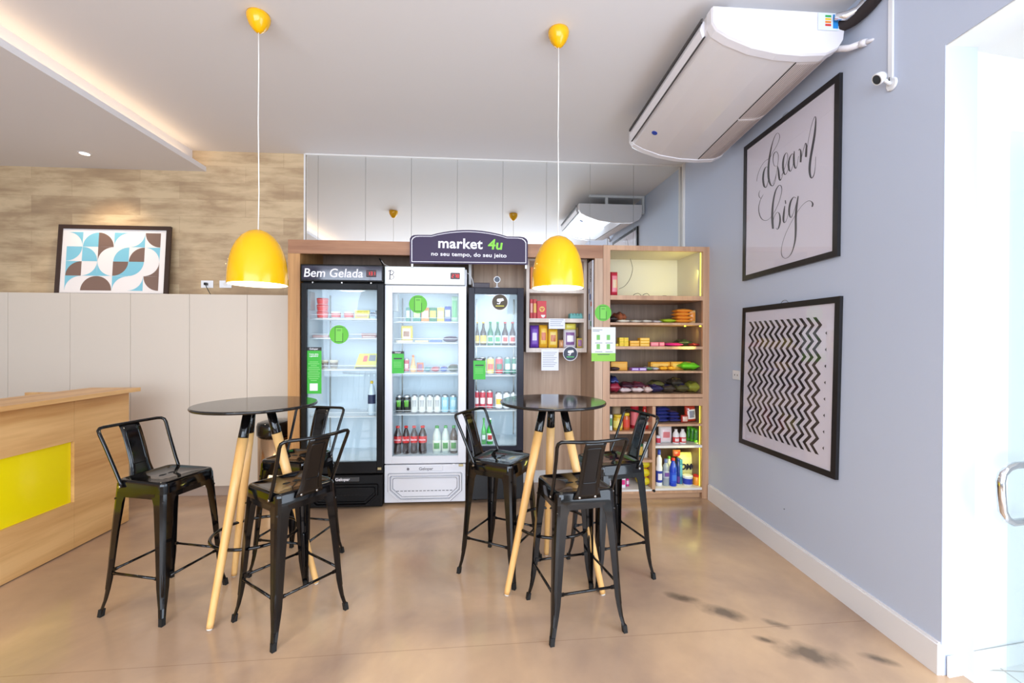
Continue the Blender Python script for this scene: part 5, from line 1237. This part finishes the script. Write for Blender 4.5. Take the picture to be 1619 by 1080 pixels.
def flyer(x0, x1, y0, y1, Y, label, kind):
    a, b = at(x0, y0, Y), at(x1, y1, Y); w = b.x-a.x; h = a.z-b.z
    o = single('green_flyer', G().box(a.x, b.x, Y-.0012, Y, b.z, a.z), C((56, 180, 50)), label, 'flyer', 'green flyers on the fridge doors')
    hb = .013*1.0+h*.04
    obj('black_heading', G().box(a.x, b.x, Y-.002, Y-.0012, a.z-hb, a.z), C((36, 34, 36)), o, True)
    text('lettering', 'Gelopar', hb*.75, face_cam((a.x+b.x)/2, Y-.0021, a.z-hb/2), M_ltr, o, .0003, world=True)
    if kind == 'tall':
        text('lettering', 'Como abre\na geladeira?', .0155, face_cam((a.x+b.x)/2, Y-.0013, a.z-h*.17), M_ltr, o, .0005, world=True, sx=1.0)
        g = G()
        for k in range(11):
            zz_ = a.z-h*(.32+.04*k); ww = w*(.28, .36, .2, .34, .40, .30, .40, .36, .38, .3, .2)[k]; g.box((a.x+b.x)/2-ww, (a.x+b.x)/2+ww, Y-.0018, Y-.0012, zz_, zz_+.003)
        obj('text_line', g, C((170, 226, 150)), o, True)
        obj('white_square', G().box((a.x+b.x)/2-.032, (a.x+b.x)/2+.032, Y-.0018, Y-.0012, b.z+.025, b.z+.085, .0), M_ltr, o, True)
    else:
        obj('slot', G().box(a.x+w*.15, b.x-w*.15, Y-.0019, Y-.0012, a.z-h*.36, a.z-h*.30), M_mblack, o, True)
        g = G()
        for k in range(4): g.box(a.x+w*.15, b.x-w*.2, Y-.0018, Y-.0012, a.z-h*(.50+.07*k), a.z-h*(.50+.07*k)+.0025)
        obj('text_line', g, C((150, 220, 130)), o, True)
flyer(484, 508.3, 549, 622.5, Y1+.0165, 'tall green instruction flyer with black heading on the black fridge door', 'tall')
flyer(619.7, 638.5, 555.5, 590.5, Y2-.0005, 'short green flyer with black heading on the white fridge door', 'short')
flyer(748.5, 767.5, 566.5, 600, Y3-.0005, 'short green flyer with black heading on the slim fridge door', 'short')
def cctv(px, py, Y, rpx, bgc, label, linec):
    o, c, r = disc('camera_sticker', px, py, Y, rpx, C((232, 230, 236)), label, 'sticker'); y = Y-.0012
    o2 = G().prism([(c.x+r*.92*math.cos(2*PI*i/40), y, c.z+r*.92*math.sin(2*PI*i/40)) for i in range(40)], (0, -.0005, 0)); obj('disc', o2, C(bgc), o, True)
    g = G(); y -= .0005
    def T(u, v): return Vector((c.x+u*r, y, c.z+v*r))
    g.prism([T(-.30, .40), T(.38, .48), T(.50, .20), T(-.12, -.02)], (0, -.0006, 0)); g.prism([T(-.36, .34), T(-.28, .38), T(-.10, -.02), T(-.34, .08)], (0, -.0006, 0))
    g.prism([T(-.02, .0), T(.12, .04), T(-.02, -.26), T(-.34, -.22), T(-.34, -.12), T(-.10, -.14)], (0, -.0006, 0))
    obj('camera_pictogram', g, M_ltr, o, True)
    obj('text_line', G().box(c.x-r*.5, c.x+r*.5, y-.0006, y, c.z-r*.52, c.z-r*.40), C(linec), o, True)
cctv(790.3, 477.8, Y3+.0165, 13.2, (70, 54, 22), 'round dark gold sticker with a white camera on the slim fridge glass', (210, 200, 60))
cctv(901.7, 559, YO-.001, 11.8, (40, 44, 66), 'round navy sticker with a white camera under the open shelf', (70, 190, 90))
# papers
def paper(name, x0, x1, y0, y1, Y, label, cat, lines=8, m=None):
    a, b = at(x0, y0, Y), at(x1, y1, Y)
    o = single(name, G().box(a.x, b.x, Y-.0008, Y, b.z, a.z), m or C((232, 232, 238)), label, cat)
    g = G(); h = a.z-b.z; w = b.x-a.x
    for k in range(lines): g.box(a.x+w*.08, b.x-w*(.1+.25*((k*7) % 3)/3), Y-.0013, Y-.0008, a.z-h*(.15+.75*k/lines), a.z-h*(.15+.75*k/lines)+h*.22/lines)
    obj('text_line', g, C((150, 154, 176)), o, True); return o, a, b
paper('notice_paper', 856, 883, 552.5, 585.8, YO-.0005, 'white sheet of small print hanging under the open shelf', 'paper', 9)
o, a, b = paper('price_card', 867.7, 893.3, 503.8, 520, YO-.0005, 'small white price card on the edge of the open shelf', 'card', 4)
YI = YF-.0015
a, b = at(935.3, 517.3, YI), at(973, 571.3, YI); w = b.x-a.x; h = a.z-b.z
o = single('instruction_sheet', G().box(a.x, b.x, YI-.001, YI, b.z, a.z), C((232, 234, 234)), 'white instruction sheet with four green phone pictures on the wooden upright', 'sheet')
obj('green_footer', G().box(a.x, b.x, YI-.0016, YI-.001, b.z, b.z+h*.24), C((140, 200, 60)), o, True)
for i in range(2):
    for j in range(2):
        x, z_c = a.x+w*(.28+.42*i), a.z-h*(.30+.27*j)
        obj('phone_picture', G().box(x-w*.07, x+w*.07, YI-.0016, YI-.001, z_c-h*.075, z_c+h*.075, .0), C((120, 190, 90)), o, True)
g = G()
for x, z_c, ww in ((.05, .08, .4), (.05, .12, .28), (.15, .46, .3), (.58, .46, .3), (.15, .72, .3), (.58, .72, .3)): g.box(a.x+w*x, a.x+w*(x+ww), YI-.0016, YI-.001, a.z-h*z_c-.002, a.z-h*z_c+.002)
g.box(a.x+w*.25, a.x+w*.75, YI-.0022, YI-.0016, b.z+h*.19, b.z+h*.21)
obj('text_line', g, C((70, 80, 90)), o, True)
# bags hanging on the side of the wooden upright, seen edge-on
xq_ = X_(940, YF)-.004
g = G(); g.box(xq_-.010, xq_+.002, 3.78, 3.93, Z_(520, 3.85), Z_(411, 3.85), .004)
o = single('hanging_poster', g, C((226, 230, 240)), 'white glossy price poster hanging edge-on beside the open shelf', 'poster')
text('lettering', 'novo', .06, Matrix.Translation((xq_-.0105, 3.83, Z_(434, 3.85))) @ Matrix.Rotation(-PI/2, 4, 'Z') @ Matrix.Rotation(PI/2, 4, 'X') @ Matrix.Rotation(-PI/2, 4, 'Z'), M_mblack, o, .001, world=True)
g = G()
for yy_, zz_, s_, mi in ((3.80, 480, .02, 0), (3.83, 468, .025, 1), (3.86, 500, .028, 1), (3.81, 511, .022, 2), (3.88, 458, .02, 1)): g.box(xq_-.0112, xq_-.010, yy_, yy_+s_*1.5, Z_(zz_, 3.85)-s_, Z_(zz_, 3.85)+s_, 0, mi)
obj('printed_picture', g, [C((220, 110, 60)), C((90, 120, 180)), C((60, 150, 130))], o, True)
# ---------------- things on top of the slim fridge
zt3 = z3(454)
single('modem_box', G().box(X_(748, 3.82), X_(774, 3.82), 3.82, 3.92, zt3, zt3+.045, .004), mat('dark_plum_plastic', (54, 38, 48), .4), 'dark low box standing on top of the slim fridge', 'box')
c = at(785.8, 442.5, 3.82)
t = thing('table_camera', 'small white round camera with dark lens on top of the slim fridge', 'camera', (c.x, 3.82, zt3))
obj('stand', G().lathe([(.026, 0), (.026, .004), (.008, .010), (.007, c.z-zt3-.02)], (0, 0, 0), 20), M_whiteg, t)
g = G().tube([(c.x, 3.835, c.z), (c.x, 3.83, c.z), (c.x, 3.81, c.z), (c.x, 3.800, c.z)], [.014, .024, .030, .028], 26); obj('camera_head', g, M_whiteg, t, True)
g = G().tube([(c.x, 3.801, c.z), (c.x, 3.797, c.z)], [.024, .022], 24).tube([(c.x, 3.798, c.z), (c.x, 3.794, c.z)], [.009, .008], 16); obj('lens', g, mat('navy_lens', (30, 36, 60), .15), t, True)
single('black_cable', G().tube([(c.x+.002, 3.835, c.z+.012), (c.x+.003, 3.84, c.z+.04), (c.x+.003, 3.85, zb_+.05)], .0016, 6), M_mblack, 'thin dark cord rising behind the small white round camera', 'cord')
pts = [tuple(at(x, y, yy)) for x, y, yy in ((739, 432, 3.86), (743, 435, 3.85), (746.5, 441, 3.83), (748, 448, 3.81), (748.5, 453.5, 3.80))]
single('white_cable', G().tube([tuple(q) for q in catmull(pts, 4)], .003, 8), M_whiteg, 'white cable bending down between the white and the slim fridge', 'cable')
pts = [tuple(at(x, y, yy)) for x, y, yy in ((600, 409, 3.9), (603, 414, 3.88), (606, 421, 3.86), (608, 426, 3.85))]
single('power_cable', G().tube([tuple(q) for q in catmull(pts, 4)], .006, 8), M_mblack, 'black power cable hanging down between black and white fridge', 'cable')
pts = [tuple(at(x, y, 3.84)) for x, y in ((603, 412), (608, 418), (616, 421.5), (622, 423))]
single('thin_cable', G().tube([tuple(q) for q in catmull(pts, 4)], .0022, 6), C((206, 200, 196)), 'thin light cable drooping onto the white fridge top', 'cable')
# loops of cable on top of the beam
for cx__, rr_, w in ((585, 5, 'above the black fridge'), (627, 5, 'above the white fridge'), (1014, 5, 'above the tall shelf unit'), (941, 4, 'right of the right pendant')):
    zz_ = zt if cx__ < 950 else zT
    c = at(cx__, 384, 3.95); g = G().tube([(c.x+rr_*.006*math.cos(PI*i/10), 3.95, zz_+.002+.018*math.sin(PI*i/10)+.0*i) for i in range(11)], .003, 6)
    single('cable_loop', g, M_mblack, 'black cable loop on top of the wooden furniture '+w, 'cable', 'cable loops on top of the furniture')
# ---------------- open shelf goods
Ya = YO+.05
zA, zB_, zC = OS[2], OS[1], OS[0]     # top, middle, bottom compartments
carton(838.5, 843, 36, zA, Ya, 'tall orange box in the top compartment, left of the right pendant', (226, 130, 60), None, .08, 'grocery_box', 'box')
carton(838, 842.3, 31, zB_, Ya, 'narrow red coffee pack at the far left of the open shelf', (206, 50, 56), (240, 180, 170), .06, 'coffee_pack', 'pack', 'red coffee packs')
carton(843, 848.3, 31, zB_, Ya, 'red coffee pack with a yellow stripe between two red packs', (206, 56, 56), (236, 190, 90), .06, 'coffee_pack', 'pack', 'red coffee packs')
o = carton(849, 863.5, 28, zB_, Ya-.02, 'red coffee pack with a gold heart circle and a cup picture', (212, 52, 60), None, .06, 'coffee_pack', 'pack', 'red coffee packs')
ca = at(857, 485.5, Ya-.02)
g = G(); r = .026
g.prism([(ca.x+r*math.cos(2*PI*i/24), Ya-.0205, ca.z-.02+r*math.sin(2*PI*i/24)) for i in range(24)], (0, -.0008, 0)); obj('gold_disc', g, C((232, 190, 90)), o, True)
g = G()
for dx, dz in ((-.008, .005), (.008, .005), (0, -.008)): g.prism([(ca.x+dx+.007*math.cos(2*PI*i/14), Ya-.0214, ca.z-.02+dz+.007*math.sin(2*PI*i/14)) for i in range(14)], (0, -.0006, 0))
obj('hearts', g, C((200, 44, 50)), o, True)
g = G(); g.prism([(ca.x+.010+.020*math.cos(PI+PI*i/12), Ya-.0205, zB_+.034+.026*math.sin(PI+PI*i/12)) for i in range(13)], (0, -.0008, 0)); obj('cup_picture', g, C((240, 236, 230)), o, True)
# egg carton: a row of domes over a tray
x0, x1, h = PX(901, 921, 12, Ya); g = G().box(x0, x1, Ya, Ya+.10, zB_+.0005, zB_+.032, .006)
for i in range(4):
    for j in range(3): g.lathe([(.017, .028), (.015, .044), (.010, .052), (.0005, .055)], (x0+.016+i*(x1-x0-.032)/3, Ya+.018+j*.032, zB_), 12)
single('egg_carton', g, mat('aqua_pulp', (120, 186, 180), .7), 'pale blue-green egg carton at the right of the open shelf', 'egg carton')
bag(838, 852.5, 36, zC, Ya, 'purple coffee bag in the bottom compartment of the open shelf', (104, 60, 168), (132, 90, 190), .06, 'coffee_bag', 'bag', c3=(222, 210, 240))
bag(852.5, 866.5, 37, zC, Ya, 'orange-topped yellow cookie bag beside the purple coffee bag', (230, 170, 40), (240, 196, 70), .06, 'cookie_bag', 'bag', 'yellow cookie bags', c3=(214, 110, 60))
bag(867, 882.5, 31, zC, Ya, 'yellow cookie bag behind the small white price card', (234, 184, 50), (244, 214, 120), .06, 'cookie_bag', 'bag', 'yellow cookie bags', c3=(200, 110, 50))
bag(884, 891.5, 13, zC, Ya, 'small orange bun bag between yellow cookie bag and bread bag', (206, 150, 100), None, .05, 'bun_bag', 'bag')
bag(893.5, 916, 17, zC+22*Ya/FPX, Ya+.11, 'brown bread loaf bag showing above the white bread bag', (178, 142, 92), None, .06, 'bread_loaf', 'bread', None, True).location.z = zC+.10
single('loaf_support', G().box(X_(894, Ya), X_(916, Ya), Ya+.11, Ya+.19, zC+.0005, zC+.10, .008), C((150, 116, 80)), 'brown paper loaf pack behind the white bread bag', 'bread')
bag(891.5, 912, 30, zC, Ya, 'white bread bag with purple print and yellow top', (230, 224, 232), (136, 96, 150), .08, 'bread_bag', 'bag', c3=(240, 236, 240)); 
bag(892, 911.5, 10, zC+29.5*Ya/FPX, Ya+.01, 'yellow crimped top pack resting on the white bread bag', (226, 214, 90), None, .05, 'yellow_pack', 'pack')
bag(912.5, 921.5, 16, zC, Ya, 'small yellow and purple bag at the right end of the open shelf', (222, 196, 90), (170, 120, 160), .05, 'small_bag', 'bag')
# ---------------- tall unit, upper part
Yt = YF+.055
bag(965.5, 977.5, 39, S_top, Yt, 'red and pink chips bag standing at left in the cream compartment', (196, 44, 66), (226, 130, 140), .06, 'chips_bag', 'bag', c3=(220, 190, 150))
pts = [tuple(at(x, y, yy)) for x, y, yy in ((996.5, 409.5, 4.20), (999, 418, 4.15), (1000, 427, 4.0), (996, 441, 3.9), (988, 452, 3.86), (978.5, 457, 3.85))]
single('hanging_cable', G().tube([tuple(q) for q in catmull(pts, 5)], .0022, 6), C((90, 86, 70)), 'thin dark cable arching down the back of the cream compartment', 'cable')
for (a, b, w) in ((1001, 1014, 'left'), (1016, 1027, 'middle'), (1043, 1058, 'right')):
    xa, xb = X_(a, 3.85), X_(b, 3.85); hh_ = .026 if w != 'right' else .008
    single('cable_coil', G().tube([(xa+(xb-xa)*(1-math.cos(PI*i/10))/2, 3.85+.01*math.sin(i), S_top+.003+hh_*math.sin(PI*i/10)) for i in range(11)], .0022, 6), C((60, 60, 56)), w+' small cable coil lying in the cream compartment', 'cable', 'cable coils in the cream compartment')
def row(items, zs_, Y, grp, shelf_txt):
    for it in items:
        a, b, h, kind, c1, c2, nm, w = it[:8]; rest = it[8] if len(it) > 8 else {}
        cat = nm.split('_')[-1]
        zz_ = zs_+rest.pop('up', 0)*Y/FPX; yy_ = Y+rest.pop('back', 0)
        lb = w+' '+shelf_txt
        if kind == 'box': carton(a, b, h, zz_, yy_, lb, c1, c2, name=nm, cat=cat, group=grp, dep=rest.get('dep', .07))
        elif kind == 'flat': bag(a, b, h, zz_, yy_, lb, c1, c2, name=nm, cat=cat, group=grp, stand=False, length=rest.get('dep', .15), rz=rest.get('rz', 0), wob=rest.get('wob', .15), c3=rest.get('c3'))
        elif kind == 'stand': bag(a, b, h, zz_, yy_, lb, c1, c2, name=nm, cat=cat, group=grp, dep=rest.get('dep', .05), c3=rest.get('c3'), lean=rest.get('lean', 0), foil=rest.get('foil', False))
row([(965, 976.5, 9, 'flat', (44, 32, 30), (70, 44, 36), 'snack_pack', 'black crumpled snack pack at far left', {'wob': .3}),
     (974, 989, 13, 'flat', (150, 84, 54), (120, 70, 60), 'snack_pack', 'copper brown crumpled snack pack at left', {'back': .04, 'wob': .35, 'rz': .3}),
     (977, 997, 4.5, 'flat', (230, 222, 204), (222, 204, 120), 'snack_pack', 'leftmost flat white and yellow snack pack', {'back': -.02, 'dep': .10}),
     (998, 1015, 4.5, 'flat', (232, 226, 208), (226, 206, 110), 'snack_pack', 'middle flat white and yellow snack pack', {'back': -.01}),
     (1016, 1032, 4.5, 'flat', (234, 230, 216), (226, 210, 130), 'snack_pack', 'right flat white and yellow snack pack', {'back': -.01}),
     (1033, 1047, 4, 'flat', (222, 214, 210), None, 'snack_pack', 'flat pale grey snack pack next to the green', {}),
     (1048, 1070, 6.5, 'flat', (170, 196, 40), (206, 210, 60), 'snack_pack', 'flat lime green snack pack', {'back': .0})],
    S_A, Yt, 'snack packs on the first wooden shelf', 'on first wooden shelf of tall unit')
for k in range(4): bag(1068+(k % 2)*1.5, 1096+(k % 2), 6.2, S_A+k*5.7*Yt/FPX, Yt+.005*(k % 2), ('bottom', 'second from bottom', 'third from bottom', 'top')[k]+' orange biscuit pack of the stack on first wooden shelf', (236, 146, 46), (244, 196, 130), .05, 'biscuit_pack', 'pack', 'orange biscuit packs', False, length=.13, wob=.08)
bag(1091, 1101, 21.5, S_A, Yt+.03, 'upright pale orange biscuit pack right of the orange stack', (240, 196, 130), (236, 150, 60), .04, 'biscuit_pack', 'pack', 'orange biscuit packs')
yl = (238, 204, 40)
row([(973, 978, 4, 'box', yl, None, 'soap_box', 'small yellow soap box at far left')] +
    [(979.5+7.3*i, 986.3+7.3*i, 6.9, 'box', (240, 208, 44), (232, 190, 30), 'soap_box', ('left', 'right')[i]+(' lower' if not j else ' upper')+' yellow soap box of the square four', {'up': 7.1*j}) for j in (0, 1) for i in (0, 1)] +
    [(996, 1011, 4.4, 'box', (236, 170, 40), (240, 190, 90), 'soap_box', ('lower', 'upper')[j]+' orange soap box of the two-high pile', {'up': 4.6*j}) for j in (0, 1)] +
    [(1012, 1027, 4.4, 'box', (238, 180, 44), (244, 206, 110), 'soap_box', ('bottom', 'middle', 'top')[j]+' orange soap box of the three-high pile', {'up': 4.6*j}) for j in (0, 1, 2)] +
    [(1029, 1041.5, 6.8, 'box', (226, 118, 130), (236, 150, 160), 'soap_box', 'salmon pink soap box, wider one'), (1042.5, 1050.5, 6.8, 'box', (222, 104, 124), (236, 150, 160), 'soap_box', 'salmon pink soap box, narrower one'),
     (1051.5, 1082, 5.4, 'flat', (206, 30, 130), (226, 60, 150), 'candy_pack', 'long magenta candy pack', {'wob': .1}), (1073, 1096, 8.5, 'flat', (44, 62, 48), (60, 84, 60), 'candy_pack', 'dark green candy pack behind the magenta one', {'back': .10, 'wob': .3}),
     (1096, 1108.5, 4.5, 'flat', (140, 30, 46), None, 'candy_pack', 'dark red candy pack at the right end', {})],
    S_B, Yt, 'packs on the second wooden shelf', 'on second wooden shelf')
row([(966, 992, 13.5, 'box', (230, 160, 40), (236, 176, 70), 'tea_box', 'wide orange box with a white leaf picture at left', {'back': .08}), (966, 981, 5, 'flat', (60, 40, 44), None, 'candy_pack', 'dark candy pack in front of the orange box', {'dep': .07}),
     (999, 1010.5, 4.6, 'box', (140, 90, 180), (206, 190, 226), 'candy_pack', 'purple and white candy bar pack', {}), (1011, 1022.5, 4.6, 'box', (150, 100, 190), (226, 216, 236), 'candy_pack', 'lilac and white candy bar pack', {}),
     (1023, 1032.5, 4.8, 'flat', (110, 160, 110), (226, 226, 226), 'candy_pack', 'green and white candy roll pack', {}), (1033, 1043, 4.8, 'flat', (206, 206, 216), (90, 90, 110), 'candy_pack', 'silver candy roll pack', {}),
     (1043.5, 1056.5, 6, 'flat', (238, 170, 40), (220, 130, 30), 'candy_pack', 'left rounded orange candy pack', {'dep': .08}), (1057, 1069.5, 6, 'flat', (238, 170, 40), (220, 130, 30), 'candy_pack', 'right rounded orange candy pack', {'dep': .08}),
     (1029, 1059.5, 12.5, 'box', (234, 166, 44), (244, 196, 100), 'tea_box', 'left wide orange box behind the orange candy', {'back': .11}), (1061, 1092.5, 13, 'box', (234, 170, 50), (244, 200, 100), 'tea_box', 'right wide orange box behind the orange candy', {'back': .11}),
     (1078, 1108, 9.5, 'flat', (110, 206, 40), (150, 226, 70), 'candy_pack', 'bright green candy bag at right', {'wob': .3})],
    S_C, Yt, 'packs on the third wooden shelf', 'on third wooden shelf')
D = [(965, 982, 9, (150, 36, 60), (70, 30, 60), 'crimson snack bag at far left', 0), (966, 979, 9, (52, 60, 120), (36, 40, 80), 'navy blue snack bag on top at far left', 9), (981, 999, 5, (226, 206, 206), (150, 60, 70), 'pale snack bag with red label, left one', 0),
     (984, 1004, 6, (70, 36, 50), (110, 50, 60), 'maroon snack bag on top of the left pale bag', 5), (1000, 1019.5, 5, (232, 214, 210), (146, 50, 60), 'pale snack bag with red label, middle one', 0), (1002, 1022, 6, (90, 44, 60), (160, 70, 80), 'wine red snack bag on top of the middle pale bag', 5),
     (1020, 1033, 6, (226, 200, 190), (150, 60, 60), 'pale snack bag with red label, right one', 0), (1030, 1050, 7, (44, 40, 80), (80, 70, 110), 'indigo snack bag beside the pale bags', 0), (1031, 1052, 6, (110, 106, 60), (70, 70, 50), 'olive snack bag on top of the indigo one', 7),
     (1050, 1070, 7, (70, 60, 50), (40, 40, 70), 'dark brown snack bag in the middle right', 0), (1062, 1082, 8, (60, 54, 44), (140, 120, 70), 'dark bronze snack bag with gold label', 7), (1071, 1092, 7, (90, 84, 50), (50, 44, 80), 'dark khaki snack bag near the right end', 0), (1090, 1109, 9, (150, 150, 56), (110, 110, 44), 'olive yellow snack bag at the right end', 0)]
for i, (a, b, h, c1, c2, w, up) in enumerate(D):
    bag(a, b, h*1.7, S_D+up*Yt/FPX*1.0, Yt+.004*(i % 3)+(.05 if up else 0), w+' on the fourth wooden shelf', c1, c2, .05, 'snack_bag', 'bag', 'snack bags on the fourth wooden shelf', False, length=.15, wob=.2, rz=.0, foil=True)
# ---------------- tall unit, lower left column
gl = 'jars and bottles on the lower left shelf'
carton(964.8, 968.5, 25, L1, Yt, 'slim white and green box at the left edge of the jar shelf', (226, 232, 226), (90, 150, 90), .05, 'slim_box', 'box')
jar(970, 984.5, 24.5, L1, Yt+.03, 'yellow mustard jar with pale label on the jar shelf', C((214, 176, 50), .2), C((226, 190, 50)), C((238, 220, 120)), gl)
jar(985.5, 996, 27, L1, Yt+.03, 'orange and red jar with yellow lid on the jar shelf', C((196, 96, 46), .2), C((226, 190, 50)), C((210, 70, 50)), gl)
tub(967.5, 981.5, 35, L1, Yt+.13, 'tall tan tin behind the yellow mustard jar', C((188, 160, 126)), C((176, 146, 110)), 'tall_tin', 'tin', None, .98, None, .08)
tub(997, 1010, 36, L1, Yt+.10, 'tall red tin behind the jars on the jar shelf', C((190, 36, 50)), C((206, 60, 66)), 'tall_tin', 'tin', None, .98, C((220, 110, 110)), .06)
bottle(1012.5, 1026.5, 38.5, L1, Yt+.07, 'red ketchup bottle on the jar shelf', 'ketchup_bottle', 'bottle', gl, 'sauce', C((190, 40, 30), .2), C((200, 50, 40)), C((206, 60, 44)), C((226, 214, 190)), z_=(.12, .36))
jar(1008, 1018, 15, L1, Yt+.015, 'small red sauce jar in front of the ketchup bottle', C((170, 40, 30), .2), C((200, 60, 50)), C((214, 150, 120)), gl)
carton(964.8, 969.5, 8, L2, Yt, 'small pink and white box under the jar shelf', (226, 190, 200), None, .05, 'small_box', 'box')
a, b, h = PX(972, 987, 8, Yt+.02); single('cardboard_roll', G().tube([(a, Yt+.03, L2+h/2+.001), (b+.04, Yt+.07, L2+h/2+.001)], h/2, 16), C((196, 176, 146)), 'beige paper roll lying under the jar shelf', 'roll')
bag(1003, 1020.5, 21, L2, Yt+.02, 'dark green napkin pack beside the white paper rolls', (36, 100, 66), (206, 170, 80), .08, 'napkin_pack', 'pack')
a, b, h = PX(1019.5, 1026.5, 23, Yt); single('paper_roll', G().lathe([(.001, 0), ((b-a)/2, .001), ((b-a)/2, h-.001), (.01, h)], ((a+b)/2, Yt+.03, L2), 20), C((226, 222, 214)), 'left white paper roll standing under the jar shelf', 'roll', 'white paper rolls')
a, b, h = PX(1024, 1031.5, 23.5, Yt); single('paper_roll', G().lathe([(.001, 0), ((b-a)/2, .001), ((b-a)/2, h-.001), (.01, h)], ((a+b)/2, Yt+.075, L2), 20), C((232, 228, 220)), 'right white paper roll standing under the jar shelf', 'roll', 'white paper rolls')
carton(957+8.5, 980, 12, L3, Yt, 'white hygiene pack with pink top, left one on bottom shelf', (232, 226, 232), (222, 60, 140), .07, 'hygiene_pack', 'pack', 'white and pink hygiene packs')
carton(981, 990, 16, L3, Yt, 'white hygiene pack with pink top, right one on bottom shelf', (232, 226, 232), (222, 50, 130), .07, 'hygiene_pack', 'pack', 'white and pink hygiene packs')
carton(991, 995.5, 12, L3, Yt+.03, 'narrow magenta box beside the hygiene packs', (206, 40, 120), (236, 200, 220), .07, 'narrow_box', 'box')
for k in range(3): bag(1011+(.5*k), 1031, 14.5, L3+k*14.0*Yt/FPX, Yt+.005, ('bottom', 'middle', 'top')[k]+' yellow sponge pack of the pile of three', (224, 206, 30), (206, 80, 70), .05, 'sponge_pack', 'pack', 'yellow sponge packs', False, length=.12, wob=.1, c3=(232, 224, 80))
# ---------------- tall unit, lower right column
gr_ = 'navy bean bags on the upper right shelf'
for k in range(4): bag(1038.5, 1059+(k % 2)*2, 6.8, R1+k*6.1*Yt/FPX, Yt+.004*(k % 2), ('bottom', 'second', 'third', 'top')[k]+' navy bag of the left pile beside the small divider', (44, 52, 120), (110, 120, 180), .05, 'grain_bag', 'bag', gr_, False, length=.15, wob=.1, foil=True)
for k in range(3): bag(1059.5, 1078-(k*1.5), 6.2, R1+k*5.4*Yt/FPX, Yt+.01+.004*(k % 2), ('bottom', 'middle', 'top')[k]+' navy bag of the lower right-hand pile', (48, 52, 116), (150, 110, 140), .05, 'grain_bag', 'bag', gr_, False, length=.15, wob=.12, foil=True)
bag(1078.5, 1090, 12, R1, Yt, 'small red and white sweets bag beside the navy bags', (186, 60, 50), (226, 190, 170), .04, 'sweets_bag', 'bag')
bag(1086, 1103, 27, R1, Yt+.02, 'red sweets pouch with a white label on the upper right shelf', (190, 60, 36), (236, 232, 226), .05, 'sweets_pouch', 'pouch', c3=(140, 140, 150), lean=-.08)
tub(1038, 1045, 13.5, R2, Yt+.02, 'white cup with a red heart print on the white shelf', C((232, 230, 234)), C((236, 236, 240)), 'food_cup', 'cup', None, .92, C((206, 60, 80)), .1)
bag(1044, 1065, 28.5, R2, Yt+.02, 'large white flour bag with pink print on the white shelf', (238, 232, 230), (236, 214, 214), .07, 'flour_bag', 'bag', c3=(214, 120, 120))
for i, (a, b) in enumerate(((1064.5, 1074), (1074.8, 1085))): bottle(a, b, 23.5, R2, Yt+.025, ('left', 'right')[i]+' small white milk bottle with red label on the white shelf', 'milk_bottle', 'bottle', 'small milk bottles', 'juice', C((238, 234, 230), .25), C((232, 228, 226)), C((206, 50, 50)), C((240, 220, 215)), z_=(.10, .46))
for i, (a, b) in enumerate(((1087, 1096), (1093, 1102), (1099, 1107.5))): bag(a, b, 24-i, R2, Yt+.10-.035*i, ('rear', 'middle', 'front')[i]+' green snack bag at the right of the white shelf', (86, 176, 36), (50, 120, 40), .03, 'snack_bag', 'bag', 'green snack bags', lean=.05)
bottle(1037.8, 1047.8, 58, R3, Yt+.03, 'white bleach bottle with blue cap and label on the bottom shelf', 'bleach_bottle', 'bottle', None, 'cleaner', C((232, 236, 242), .25), C((36, 70, 180)), C((40, 60, 160)), C((226, 226, 236)), z_=(.10, .42))
bottle(1048.2, 1059, 43, R3, Yt+.03, 'clear grey cleaner bottle with printed label on the bottom shelf', 'cleaner_bottle', 'bottle', None, 'cleaner', mat('grey_clear', (150, 160, 172), .1, coat=.5), C((90, 110, 170)), C((170, 178, 190)), C((110, 70, 150)), z_=(.30, .56))
bottle(1059.6, 1070.5, 45, R3, Yt+.015, 'royal blue bottle with red cap on the bottom shelf', 'cleaner_bottle', 'bottle', None, 'juice', C((24, 60, 190), .2), C((214, 40, 40)), C((30, 70, 200)), C((60, 110, 220)), z_=(.12, .5))
bottle(1069.8, 1076.8, 41, R3, Yt+.07, 'slim navy bottle behind the royal blue bottle', 'cleaner_bottle', 'bottle', None, 'juice', C((26, 44, 130), .2), C((30, 60, 160)), C((90, 50, 140)), None, z_=(.06, .3))
carton(1075.6, 1080, 40, R3, Yt+.05, 'tall narrow teal box left of the large detergent bag', (50, 120, 160), (90, 160, 190), .07, 'narrow_box', 'box')
bottle(1054, 1063, 42, R3, Yt+.11, 'white bottle with green cap behind the royal blue bottle', 'cleaner_bottle', 'bottle', None, 'juice', C((228, 232, 228), .25), C((90, 180, 60)), None, None)
o = bag(1074, 1101.5, 45.5, R3, Yt+.135, 'large pale yellow detergent bag with OMO in dark letters', (226, 224, 140), (232, 228, 160), .06, 'detergent_bag', 'bag')
g0 = at(1089, 737.5, Yt+.10)
text('lettering', 'OMO', .072, face_cam(at(1089, 737.5, Yt+.12).x, Yt+.120, at(1089, 738, Yt+.131).z), C((30, 34, 60)), o, .0035, world=True, shear=.12, sx=.95)
bag(1065.5, 1078, 11, R3+44*Yt/FPX, Yt+.145, 'crumpled red topped refill pack above the blue bottle', (206, 120, 70), (190, 60, 50), .04, 'refill_pack', 'pack').location.z = R3+.22
tub(1080.5, 1095.5, 16, R3, Yt+.03, 'blue and white cream tub on the bottom shelf', C((236, 238, 244), .3), C((232, 236, 244)), 'cream_tub', 'tub', None, .9, C((40, 60, 170)), .22)
jar(1096.8, 1107.5, 16, R3, Yt+.03, 'orange jar with a red lid at the right end of the bottom shelf', C((236, 150, 50), .25), C((206, 40, 40)), None)
